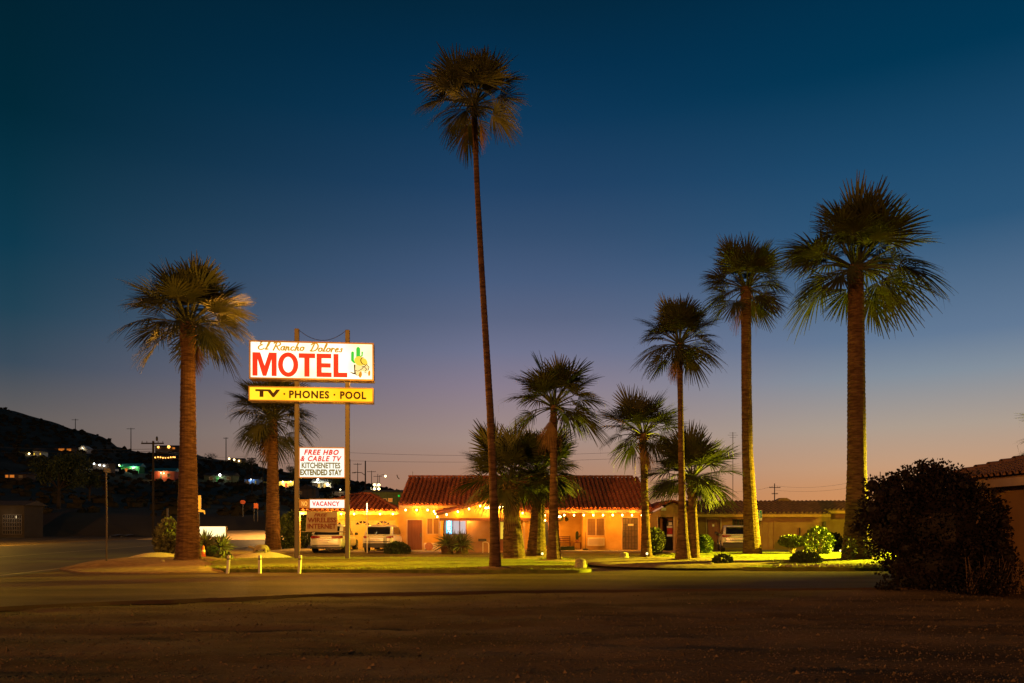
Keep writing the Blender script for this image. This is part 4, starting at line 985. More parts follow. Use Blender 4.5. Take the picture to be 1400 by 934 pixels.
MB().cbox(-.25, .25, -.2, .2, .40, .44, .01).build('top', M['door_brown'], o, local=True)
for a in (-.2, .2):
    for b in (-.15, .15): MB().box(a-.02, a+.02, b-.02, b+.02, 0, .398).build('leg', M['door_brown'], o, local=True)
o = thing('potted_cactus', 'potted green cactus on the small red-brown table', 'potted plant', (bx(789, 50), 49.9, FL+.442))
MB().loft([[(rr*cos(2*pi*k/12), rr*sin(2*pi*k/12), z) for k in range(12)] for z, rr in ((0, .09), (.16, .13), (.17, .11), (.15, .1))]).build('pot', M['pot'], o, local=True)
def ribbed(pts, r0, n=14):
    mb = MB(); rings = []
    for i, (p, q_) in enumerate(pts): rings.append([(p[0]+r0*q_*(1+.16*(k % 2))*cos(2*pi*k/n), p[1]+r0*q_*(1+.16*(k % 2))*sin(2*pi*k/n), p[2]) for k in range(n)])
    mb.loft(rings); return mb
ribbed([((0, 0, .14), .8), ((0, 0, .3), 1), ((0, 0, .55), 1), ((0, 0, .66), .7), ((0, 0, .7), .2)], .09).build('cactus_body', M['leaf_dark'], o, local=True)
MB().tube([(.08, 0, .32), (.17, 0, .36), (.18, 0, .5)], [.04, .045, .03], 8).build('cactus_arm', M['leaf_dark'], o, local=True)
o = thing('planter', 'long dark green planter box on the walk below the bench', 'planter', (bx(776, 48.2), 48.2, FL))
MB().cbox(-.42, .42, -.12, .12, 0, .24, .02).build('box', M['leaf_dark'], o, local=True)
MB().box(-.40, .40, -.10, .10, .235, .25).build('soil', M['dirt'], o, local=True)
o = thing('hanging_basket', 'hanging basket of leaves under the porch eave', 'hanging plant', (bx(764, 49.6), 49.6, 2.0))
MB().tube([(0, 0, .10), (0, 0, .62)], .008, 4).build('hook', M['dark_metal'], o, local=True)
MB().ellipsoid((0, 0, .02), (.16, .16, .13), 10, 6).build('basket', M['pot'], o, local=True)
leaves(o, 'foliage', [(o.location.x, 49.6, 2.1, .22, .22, .14)], 160, .10, M['leaf'], 61, False)
o = thing('wall_decor', 'round dark wall ornament on the porch recess wall', 'ornament', (bx(774.5, 51), 50.96, Z(710, 51)))
MB().loft([[(rr*cos(2*pi*k/14), y_, rr*sin(2*pi*k/14)) for k in range(14)] for y_, rr in ((.035, .12), (0, .12), (-.02, .07))]).build('disc', M['dark_metal'], o, local=True)
for k in range(8): MB().tube([(.11*cos(k*pi/4), .01, .11*sin(k*pi/4)), (.17*cos(k*pi/4), .01, .17*sin(k*pi/4))], [.02, .006], 5).build('ray', M['dark_metal'], o, local=True)
o = thing('broom_stand', 'thin dark stand with a heavy base beside the wall air conditioner', 'stand', (bx(800.5, 48.6), 48.6, FL))
MB().ellipsoid((0, 0, .05), (.2, .16, .06), 12, 5, zmin=-.8).build('base', M['dark_metal'], o, local=True); MB().tube([(0, 0, .05), (0, 0, 1.1)], .015, 6).build('pole', M['dark_metal'], o, local=True)
o = thing('hoop_rail', 'small bent metal hoop rail in front of the office wall', 'rail', (X(663.5, 46.4), 46.4, FL-.1))
MB().tube([(-.14, 0, -.05), (-.14, 0, .62), (.05, 0, .64), (.17, 0, .58), (.2, 0, .45), (.2, 0, -.05)], .022, 6).build('tube', M['white_post'], o, local=True)

# string lights
BULB = None
def string(label, pts, seg, sag, every, power, name='string_lights', col=(1, .335, .010)):
    global BULB
    p0 = Vector(pts[0]); o = thing(name, label, 'string lights', p0, 0, 'string lights on the motel')
    wire = []; spots = []
    for a, b in zip(pts, pts[1:]):
        a, b = Vector(a), Vector(b); n = max(1, round((b-a).length/seg))
        for k in range(n):
            for j in range(4):
                t = (k+j/4)/n; p = a.lerp(b, t); p.z -= sag*sin(pi*j/4); wire.append(p)
            spots.append(a.lerp(b, (k+.5)/n)-Vector((0, 0, sag)))
    wire.append(Vector(pts[-1]))
    MB().tube([p-p0 for p in wire], .008, 4).build('wire', M['black_trim'], o, local=True)
    for i, p in enumerate(spots):
        if BULB is None:
            m_ = MB(); m_.ellipsoid((0, 0, -.10), (.042, .042, .055), 8, 6); b = m_.build('bulb', M['bulb'], o, True, True); BULB = b.data
        else: b = link('bulb', BULB, o)
        b.location = p-p0
        if i % every == every//2: lamp('bulb_lamp', p+Vector((0, -.02, -.12)), power*.8, col, .06, o)
    return o
string('string of bulbs along the right eave of the motel', [(X(712, 47.9), 47.9, Z(701, 47.9)), (X(884, 47.9), 47.9, Z(701, 47.9))], .575, .05, 2, 165)
string('string of bulbs along the eave over the brown office door', [(X(547, 48.5), 48.5, Z(694, 48.5)), (X(592, 48.5), 48.5, Z(694, 48.5)), (X(599, 47), 47, Z(705, 47))], .60, .05, 2, 165)
string('string of bulbs climbing the porch gable', [(X(603, 46.3), 46.3, Z(702, 46.3)), (X(664, 46.3), 46.3, Z(686.5, 46.3)), (X(736, 46.3), 46.3, Z(703, 46.3))], .60, .05, 2, 100)
string('string of bulbs along the garage eave', [(X(440, 49.6), 49.6, Z(699.5, 49.6)), (X(546, 49.6), 49.6, Z(699.5, 49.6))], .80, .05, 1, 150, col=(1, .43, .015))
for i, (px, py, d, lab) in enumerate(((666, 694.5, 46.35, 'left twin floodlight on the porch gable, left of the tallest trunk'), (685.5, 693.5, 46.35, 'right twin floodlight on the porch gable, right of the tallest trunk'))):
    o = thing('floodlight', lab, 'floodlight', (X(px, d), d, Z(py, d)), 0, 'twin floodlights on the porch gable')
    MB().box(-.05, .05, .05, .24, -.05, .05).build('mount', M['dark_metal'], o, local=True)
    for s_ in (-.08, .08): MB().ellipsoid((s_, -.02, 0), (.07, .07, .06), 8, 6).build('lamp_head', M['tube_lamp'], o, local=True)
    lamp('flood_lamp', (X(px, d), d-.15, Z(py, d)), 60, (1, .36, .03), .08, o)
for px, py, d, lab in ((641, 710.5, 46.9, 'ceiling lamp under the porch beam beside the neon window'), (765, 706.5, 48.6, 'wall lamp at the recess beside the hanging basket'), (744, 711.5, 49.8, 'lamp over the glass door between the palms')):
    o = thing('porch_lamp', lab, 'lamp', (X(px, d), d, Z(py, d)), 0, 'small lamps under the motel porch')
    MB().ellipsoid((0, 0, 0), (.10, .08, .05), 10, 6).build('shade', M['tube_lamp'], o, local=True)
    MB().box(-.03, .03, -.03, .03, .04, .09).build('mount', M['dark_metal'], o, local=True)
    lamp('porch_bulb', (X(px, d), d-.1, Z(py, d)-.14), 40, (1, .40, .04), .06, o)

# garage wing
GA = 51.0; gar = thing('garage_building', 'low garage wing with hipped tile roof and pale sectional doors', 'building', (X(480, GA), 53, 0))
w = MB(); xa, xb = X(433, GA), X(548, GA)
wall_with_holes(w, xa, xb, -.05, 2.62, GA, GA+.25, [(X(441, GA), X(473.5, GA), .05, Z(711, GA)), (X(478.5, GA), X(540.5, GA), .05, Z(711, GA))])
w.box(xa, xa+.25, GA+.253, 58, -.05, 2.62); w.box(X(409, GA), X(433, GA)-.003, 57.7, 58, -.05, 2.62)
w.build('wall', M['stucco'], gar)
for x0, x1 in ((X(441, GA), X(473.5, GA)), (X(478.5, GA), X(540.5, GA))):
    gd_ = MB().box(x0+.01, x1-.01, GA+.09, GA+.12, .05, Z(711, GA)-.01).build('garage_door', M['tan_gate'], gar)
    nz = 5; nxp = 2 if x1-x0 < 2 else 4
    for k in range(nz):
        for c in range(nxp):
            a, b = lerp(x0, x1, c/nxp)+.03, lerp(x0, x1, (c+1)/nxp)-.03; h = (Z(711, GA)-.05)/nz; MB().cbox(a, b, GA+.065, GA+.088, .05+k*h+.02, .05+(k+1)*h-.02, .006).build('door_panel', M['tan_gate'], gd_)
    for c in ([.27, .73] if nxp == 4 else [.5]):
        cx, cz = lerp(x0, x1, c), Z(711, GA)-.36
        for k in range(4):
            a0, a1 = 12+k*40, 12+k*40+34; r0, r1 = .12, .30
            q_ = [(cx+r1*1.55*cos(R(a0)), GA+.058, cz+r1*sin(R(a0))), (cx+r0*1.55*cos(R((a0+a1)/2)), GA+.058, cz+r0*sin(R((a0+a1)/2))), (cx+r1*1.55*cos(R(a1)), GA+.058, cz+r1*sin(R(a1)))]
            mb = MB().add(q_+[(x_, y_+.01, z_) for x_, y_, z_ in q_], [(0, 1, 2), (5, 4, 3), (0, 3, 4, 1), (1, 4, 5, 2), (2, 5, 3, 0)]); mb.build('fan_pane', M['glass'], gd_)
ey, ez = 49.8, Z(698.5, 49.8); ry, rz_ = 54.5, Z(676.5, 54.5)
ex0, ex1 = X(404, ey), X(545.5, ey); rx0, rx1 = ex0+3.0, X(507, 54.5)
upv = Vector((0, ry-ey, rz_-ez)); Ls = upv.length
tb = MB(); W_ = ex1-ex0
def keep_(u, v): t = v/Ls; return (rx0-ex0)*t*.92-.1 < u < W_-(ex1-rx1)*t*.97+.12
tile_slope(tb, (ex0, ey, ez), (ex1, ey, ez), upv, Ls, .30, .105, keep=keep_)
stuff(tb.build('roof', M['tile'], gar))
dk = MB().add([(ex0, ey+.05, ez-.16), (ex1, ey+.05, ez-.16), (rx1, ry, rz_-.1), (rx0, ry, rz_-.1), (ex0, ey+.05, ez-.03), (ex1, ey+.05, ez-.03), (rx1, ry, rz_-.0), (rx0, ry, rz_-.0), (ex0, 59, ez-.03), (ex1, 59, ez-.03)],
   [(3,2,1,0), (0,1,5,4), (4,5,6,7), (5,9,6), (8,4,7), (9,8,7,6)]); dk.build('roof_deck', M['tile'], gar)
hp = MB()
for a, b in (((ex1, ey, ez), (rx1, ry, rz_)), ((rx0, ry, rz_), (rx1, ry, rz_)), ((ex0, ey, ez), (rx0, ry, rz_))):
    a, b = Vector(a), Vector(b); n = int((b-a).length/.4); t = (b-a)/n; sd = t.cross(Vector((0, 0, 1))).normalized()
    for k in range(n):
        p, q_ = a+t*k, a+t*(k+1.06)
        hp.loft([[tuple(c+sd*(.13*f*cos(j*pi/5))+Vector((0, 0, .07+.12*f*sin(j*pi/5)))) for j in range(6)] for c, f in ((p, 1.), (q_, .86))], cap=False, closed=False)
hp.build('hip_cap', M['tile'], gar)
MB().box(ex0+.02, ex1-.02, ey+.0, ey+.045, ez-.22, ez-.035).build('fascia', M['trim'], gar)
MB().cbox(X(409.5, 50)-.06, X(409.5, 50)+.06, 49.94, 50.06, 0, ez-.165, .01).build('carport_post', M['trim'], gar)
o = thing('tube_light', 'bright tube lamp at the left corner of the garage eave', 'lamp', (X(413, 49.9), 49.9, Z(701, 49.9)))
MB().tube([(-.18, 0, .04), (.22, 0, -.04)], .055, 8).build('tube', M['tube_lamp'], o, local=True); MB().box(-.03, .03, .0, .09, .06, .12).build('bracket', M['dark_metal'], o, local=True)
lamp('tube_glow', (X(413, 49.9), 49.7, Z(701, 49.9)-.12), 120, (1, .46, .05), .1, o)
lamp('tube_glow', (X(413, 49.9)+1.5, 50.4, Z(701, 49.9)-.14), 90, (1, .42, .03), .1, o)

# vending alcove between the two wings
AY = 47.6; alc = thing('alcove_building', 'small gabled bay with a dark vending alcove, between office and wing', 'building', (X(916, AY), 49, FL))
w = MB(); xa, xb = X(889, AY), X(947, AY); zt = Z(703, AY)
wall_with_holes(w, xa, xb, FL-.1, zt, AY, AY+.25, [(X(899.5, AY), X(920.5, AY), FL, Z(707, AY))])
w.box(xa, xa+.25, AY+.253, 52, FL-.1, zt); w.box(xb-.25, xb, AY+.253, 52, FL-.1, zt); w.box(xa+.253, xb-.253, AY+1.6, AY+1.8, FL-.1, zt)
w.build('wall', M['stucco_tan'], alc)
pk = (xa+xb)/2+.1; pz = Z(686, AY)
MB().add([(xa+.02, AY+.02, zt), (xb-.02, AY+.02, zt), (pk, AY+.02, pz-.06), (xa+.02, AY+.24, zt), (xb-.02, AY+.24, zt), (pk, AY+.24, pz-.06)], [(0,1,2), (5,4,3), (0,3,4,1), (1,4,5,2), (2,5,3,0)]).build('gable_wall', M['stucco_tan'], alc)
tb = MB()
tile_slope(tb, (xa-.15, 53, zt), (xa-.15, AY-.15, zt), (pk-xa+.15, 0, pz-zt), hypot(pk-xa+.15, pz-zt), lift=.04)
tile_slope(tb, (xb+.15, AY-.15, zt), (xb+.15, 53, zt), (pk-xb-.15, 0, pz-zt), hypot(pk-xb-.15, pz-zt), lift=.04)
stuff(tb.build('roof', M['tile'], alc))
MB().cbox(X(903.5, AY), X(910.5, AY), AY-.04, AY-.004, Z(698, AY), Z(694.3, AY), .006).build('name_plate', M['white_post'], alc)
MB().box(X(899.5, AY)-.06, X(899.5, AY), AY-.03, AY+.2, FL, Z(707, AY)).build('door_frame', M['trim'], alc); MB().box(X(920.5, AY), X(920.5, AY)+.07, AY-.03, AY+.2, FL, Z(707, AY)).build('door_frame', M['trim'], alc)
o = thing('vending_machine', 'red vending machine with glowing panels inside the dark alcove', 'vending machine', (X(916, AY)+.05, AY+.75, FL))
a, b = X(911.5, AY+.3)-o.location.x, .30
MB().cbox(a, b, -.3, .3, 0, 1.78, .02).build('casing', M['black_trim'], o, local=True)
for z0, z1, m in ((1.18, 1.34, 'red_machine'), (.98, 1.16, 'red_machine')): MB().box(a+.04, b-.06, -.325, -.302, z0, z1).build('front_panel', M[m], o, local=True)
for z0, z1 in ((1.36, 1.46), (.84, .96)): MB().box(a+.04, b-.08, -.325, -.302, z0, z1).build('lit_panel', M['machine_panel'], o, local=True)
MB().box(a+.14, a+.34, -.325, -.302, 1.5, 1.7).build('card', M['white_sign'], o, local=True)

# room wing on the right
WY = 50.0; wing = thing('room_wing_building', 'low tan room wing with dark tile roof behind the right lawn', 'building', (X(1045, WY), 52, .1))
w = MB(); xa, xb, xc = X(947.5, WY), X(1135.5, WY), X(1240, 52)
wall_with_holes(w, xa, xb, 0, 2.42, WY, WY+.25, [(X(966.5, WY), X(985, WY), .12, Z(710, WY)), (X(1001.5, WY), X(1017, WY), Z(726, WY), Z(710, WY)), (X(1042, WY), X(1058, WY), .12, Z(712, WY))])
w.box(xb-.25, xb, WY+.253, 51.6, 0, 2.42); w.box(xb-.25, xc, 51.603, 51.85, 0, 2.42)
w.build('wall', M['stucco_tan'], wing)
door(wing, X(966.5, WY), X(985, WY), .12, Z(710, WY), WY, M['door_brown'], label='red-brown boarded room door with a pale number plate')
MB().cbox(X(974, WY), X(976.6, WY), WY+.01, WY+.028, Z(720, WY), Z(717, WY), .004).build('number_plate', M['white_sign'], wing)
window(wing, X(1001.5, WY), X(1017, WY), Z(726, WY), Z(710, WY), WY, M['glass'], 1, 6, 'leaf_dark')
dd = MB().box(X(1042, WY), X(1058, WY), WY+.04, WY+.08, .12, Z(712, WY)).build('wall_panel', M['stucco_tan'], wing)
for k in range(2): MB().box(lerp(X(1042, WY), X(1058, WY), k/2)+.03, lerp(X(1042, WY), X(1058, WY), (k+1)/2)-.03, WY+.02, WY+.038, .16, Z(712, WY)-.04).build('panel_board', M['stucco_tan'], dd)
MB().box(X(1125.5, WY), X(1129, WY), WY-.05, WY-.004, Z(727, WY), Z(713, WY)).build('wall_niche', M['door_grille'], wing)
MB().cbox(X(989, WY), X(992, WY), WY-.07, WY-.004, Z(728, WY), Z(724, WY), .008).build('meter_box', M['dark_metal'], wing)
ez = Z(702.5, 49.3); ey = 49.3; ry = 54.; rz_ = Z(686, 54.); upv = Vector((0, ry-ey, rz_-ez))
tb = MB(); x0_, x1_ = X(946, ey), X(1136.5, ey)
tile_slope(tb, (x0_, ey, ez), (x1_, ey, ez), upv, upv.length, .27, .095)
ey2 = 50.6; ez2 = Z(703.5, ey2)
tile_slope(tb, (x1_+.01, ey2, lerp(ez, rz_, (ey2-ey)/(ry-ey))), (X(1245, ey2), ey2, lerp(ez, rz_, (ey2-ey)/(ry-ey))), upv, upv.length*(ry-ey2)/(ry-ey), .27, .095)
stuff(tb.build('roof', M['tile_dark'], wing))
dk = MB()
for a, b, yy_ in ((x0_+.02, x1_-.02, ey+.03), (x1_+.02, X(1245, ey2), ey2+.03)):
    z_ = lerp(ez, rz_, (yy_-ey)/(ry-ey))
    dk.add([(a, yy_, z_-.14), (b, yy_, z_-.14), (b, ry, rz_-.12), (a, ry, rz_-.12), (a, yy_, z_-.03), (b, yy_, z_-.03), (b, ry, rz_-.02), (a, ry, rz_-.02), (a, 58, 2.3), (b, 58, 2.3)], [(3,2,1,0),(4,5,6,7),(0,1,5,4),(1,2,6,5),(3,0,4,7),(7,6,9,8)])
dk.build('roof_deck', M['stucco_tan'], wing)
MB().box(x0_, x1_-.04, ey-.02, ey+.025, ez-.20, ez-.035).build('fascia', M['stucco'], wing)
MB().box(x1_+.02, X(1245, ey2), ey2-.02, ey2+.025, lerp(ez, rz_, (ey2-ey)/(ry-ey))-.20, lerp(ez, rz_, (ey2-ey)/(ry-ey))-.035).build('fascia', M['stucco'], wing)
o = thing('roof_vent', 'low hump-backed vent on the wing roof under the far power pole', 'roof vent', (X(1070, 54.2), 54.2, rz_-.1))
MB().loft([[(.75*(1-t*.75)*s_, y_, .06+.30*t) for s_ in (-1, 1) for y_ in ((-.3, .3) if s_ < 0 else (.3, -.3))] for t in (0, .45, .8, 1)]).build('vent_hood', M['tile_dark'], o, local=True)
for px, py, lab in ((1093, 727, 'small dark ornament hung on the tan wing wall'),):
    o = thing('wall_ornament', lab, 'ornament', (X(px, WY), WY-.06, Z(py, WY)))
    MB().tube([(0, 0, -.2), (0, 0, .25)], [.05, .04], 7).build('stem', M['dark_metal'], o, local=True); MB().tube([(.02, 0, -.05), (.16, 0, .0), (.2, 0, .14)], [.03, .03, .02], 6).build('arm', M['pot'], o, local=True)
    MB().box(-.02, .02, .03, .06, -.05, .05).build('hook', M['dark_metal'], o, local=True)
d = 46.; o = thing('accessible_parking_sign', 'blue wheelchair parking sign on a pole right of the trunk', 'sign', (X(1038.3, d), d, .12))
MB().tube([(0, .03, -.05), (0, .03, Z(698, d)-.12)], .025, 6).build('pole', M['pole_paint'], o, local=True)
q = d/F; zc = Z(704.5, d)-.12
pl = MB().cbox(-3.6*q, 3.6*q, -.012, .012, zc-7.2*q, zc+6.8*q, .02).build('plate', M['white_sign'], o, local=True)
MB().box(-3.1*q, 3.1*q, -.017, -.0125, zc-3.4*q, zc+6.2*q).build('blue_panel', M['blue_sign'], pl, local=True)
mb = MB(); c0 = zc+1.2*q
pr = lambda a: (a[0]*q, -.021, c0+a[1]*q)
for s_ in ([(-.4, 3.2), (-.4, .6), (1.2, .6), (1.9, -2.2)], [(-.4, 1.9), (1.0, 1.9)]):
    for (a, b), (c_, d_) in zip(s_, s_[1:]):
        t = Vector((c_-a, d_-b)).normalized()*.35; nn_ = (-t.y, t.x); mb.add([pr((a+nn_[0], b+nn_[1])), pr((a-nn_[0], b-nn_[1])), pr((c_-nn_[0], d_-nn_[1])), pr((c_+nn_[0], d_+nn_[1]))], [(0, 1, 2, 3)])
pts = arc(-.1, -.9, 1.9, 1.9, 130, 340, 12)
for (a, b), (c_, d_) in zip(pts, pts[1:]):
    t = Vector((c_-a, d_-b)).normalized()*.33; nn_ = (-t.y, t.x); mb.add([pr((a+nn_[0], b+nn_[1])), pr((a-nn_[0], b-nn_[1])), pr((c_-nn_[0], d_-nn_[1])), pr((c_+nn_[0], d_+nn_[1]))], [(0, 1, 2, 3)])
mb.add([pr((-.4+.75*cos(k*pi/4), 4.0+.75*sin(k*pi/4))) for k in range(8)], [tuple(range(8))])
mb.build('wheelchair_symbol', M['white_sign'], pl, local=True)
o = thing('roof_antenna', 'tall thin antenna mast rising behind the wing roof', 'antenna', (X(1002, 56), 56, 2.0))
MB().tube([(0, 0, -.2), (0, 0, Z(591, 56)-2.0)], .022, 5).build('mast', M['dark_metal'], o, local=True)
for k, (z_, l) in enumerate(((Z(592, 56)-2, .25), (Z(595, 56)-2, .36), (Z(598, 56)-2, .22))): MB().tube([(-l, 0, z_), (l, 0, z_)], .012, 4).build('element', M['dark_metal'], o, local=True)
o = thing('roof_fitting', 'small bracket standing on the left gable end of the motel roof', 'bracket', (X(546, 53.6), 53.6, RT-.1))
MB().tube([(0, 0, 0), (-.12, 0, .12), (-.16, 0, .28)], .03, 5).build('arm', M['dark_metal'], o, local=True); MB().tube([(.9, 0, 0), (.9, 0, .5)], .015, 5).build('vent_pipe', M['dark_metal'], o, local=True)

# near building at the right edge
nb_ = thing('near_building', 'stucco building with barrel-tile roof cut off by the right edge', 'building', (16, 20, 0))
ez = 2.93; X0 = 13.15
w = MB(); w.box(X0, X0+.3, 9, 24.0, -.05, 3.0); w.box(X0+.303, 23, 23.7, 24.0, -.05, 3.0)
w.build('wall', M['stucco_tan'], nb_)
ex = X0-.55; rx = 18.4; SLN = .225
up_ = Vector((1, 0, SLN)).normalized()
dk = MB().add([(ex+.03, 9, ez-.14), (rx, 9, ez-.14+(rx-ex)*SLN), (rx, 24.3, ez-.14+(rx-ex)*SLN), (ex+.03, 24.3, ez-.14), (ex+.03, 9, ez-.02), (rx, 9, ez-.02+(rx-ex)*SLN), (rx, 24.3, ez-.02+(rx-ex)*SLN), (ex+.03, 24.3, ez-.02)],
   [(3,2,1,0),(4,5,6,7),(0,1,5,4),(1,2,6,5),(2,3,7,6),(3,0,4,7)]); dk.build('roof_deck', M['stucco_tan'], nb_)
MB().add([(rx+.01, 9, ez+(rx-ex)*SLN-.02), (24, 9, ez+(rx-ex)*SLN-1.26), (24, 24.3, ez+(rx-ex)*SLN-1.26), (rx+.01, 24.3, ez+(rx-ex)*SLN-.02), (rx+.01, 9, ez+(rx-ex)*SLN-.14), (24, 9, ez+(rx-ex)*SLN-1.38), (24, 24.3, ez+(rx-ex)*SLN-1.38), (rx+.01, 24.3, ez+(rx-ex)*SLN-.14)],
   [(0,1,2,3),(7,6,5,4),(0,4,5,1),(1,5,6,2),(2,6,7,3),(3,7,4,0)]).build('far_slope', M['tile_dark'], nb_)
MB().add([(X0+.02, 23.72, 3.003), (23, 23.72, 3.003), (rx, 23.72, ez+(rx-ex)*SLN-.16), (X0+.02, 23.98, 3.003), (23, 23.98, 3.003), (rx, 23.98, ez+(rx-ex)*SLN-.16)], [(0,1,2), (5,4,3), (0,3,4,1), (1,4,5,2), (2,5,3,0)]).build('gable_wall', M['stucco_tan'], nb_)
MB().box(ex-.0, ex+.028, 9, 24.3, ez-.26, ez-.05).build('fascia', M['trim'], nb_)
# its tiles one by one where they are in view, joined beyond
def barrel(rw, L, rr, taper=.86, n=7):
    mb = MB(); a = [[Vector((0, rr*f*cos(pi-pi*k/(n-1)), rr*f*sin(pi*k/(n-1))*.9+h)) + Vector((u, 0, 0)) for k in range(n)] for u, f, h in ((0, 1, .03), (L, taper, 0))]
    b = [[Vector((u, rr*f*.82*cos(pi-pi*k/(n-1)), rr*f*.82*sin(pi*k/(n-1))*.9+h)) for k in range(n)] for u, f, h in ((0, 1, .03), (L, taper, 0))]
    mb.loft(a, False, False); mb.loft(b, False, False); mb.add(a[0]+b[0], [(k, k+1, n+k+1, n+k) for k in range(n-1)]); return mb
tm_ = barrel(0, .46, .125).build('roof_tile', M['tile_dark'], nb_, local=True); TM = tm_.data; first = True
rr_ = random.Random(9); ang = math.atan(SLN); rest = MB()
for c in range(56):
    for k in range(15):
        y = 24.15-c*.26; u = k*.40; p = Vector((ex-.04, y, ez))+up_*u
        if c < 22 and k < 13 and 22*13 <= 300:
            o = tm_ if first else link('roof_tile', TM, nb_); first = False
            o.location = p-Vector(nb_.location)+Vector((0, rr_.uniform(-.012, .012), .0)); o.rotation_euler = (0, -ang+rr_.uniform(-.015, .015), rr_.uniform(-.02, .02))
        else:
            nrm = Vector((-SLN, 0, 1)).normalized(); n = 7
            A = [p+Vector((0, .125*cos(pi-pi*j/(n-1)), 0))+nrm*(.11*sin(pi*j/(n-1))+.03) for j in range(n)]; B = [p+up_*.46+Vector((0, .108*cos(pi-pi*j/(n-1)), 0))+nrm*(.097*sin(pi*j/(n-1))) for j in range(n)]
            rest.loft([A, B], False, False)
stuff(rest.build('tile_field', M['tile_dark'], nb_))
# rake tiles along the far gable edge
rt_ = MB()
for k in range(15):
    p = Vector((ex-.02+k*.40*up_.x, 24.32, ez+.06+k*.40*up_.z)); n = 7
    A = [p+Vector((0, .15*cos(pi*j/(n-1)), .15*sin(pi*j/(n-1))+.03)) for j in range(n)]; B = [p+up_*.47+Vector((0, .12*cos(pi*j/(n-1)), .12*sin(pi*j/(n-1)))) for j in range(n)]
    MB().loft([A, B], False, False).build('rake_tile', M['tile_dark'], nb_)

# ------------------------------------------------------------------ cars
def wheel(parent, x, y, r, w):
    o = MB(); sg_ = 1 if x > 0 else -1
    n = 20; prof_ = [(-w/2, r*.62), (-w/2, r*.93), (-w*.34, r), (w*.34, r), (w/2, r*.93), (w/2, r*.62)]
    o.loft([[(x+a, y+b*cos(2*pi*k/n), r+b*sin(2*pi*k/n)) for k in range(n)] for a, b in prof_])
    t = o.build('wheel', M['rubber'], parent, False, True)
    rm = MB()
    for k in range(5):
        a = k*2*pi/5; rm.tube([(x+sg_*(w/2+.004), y, r), (x+sg_*(w/2+.004), y+r*.6*cos(a), r+r*.6*sin(a))], [.05, .045], 5)
    rm.loft([[(x+sg_*(w/2-.02+e), y+b*cos(2*pi*k/n), r+b*sin(2*pi*k/n)) for k in range(n)] for e, b in ((0, r*.64), (.012, r*.62))])
    rm.build('rim', M['chrome'], t, local=True)
def rounded(o):
    m = o.modifiers.new('round', 'SUBSURF'); m.levels = m.render_levels = 1; return o
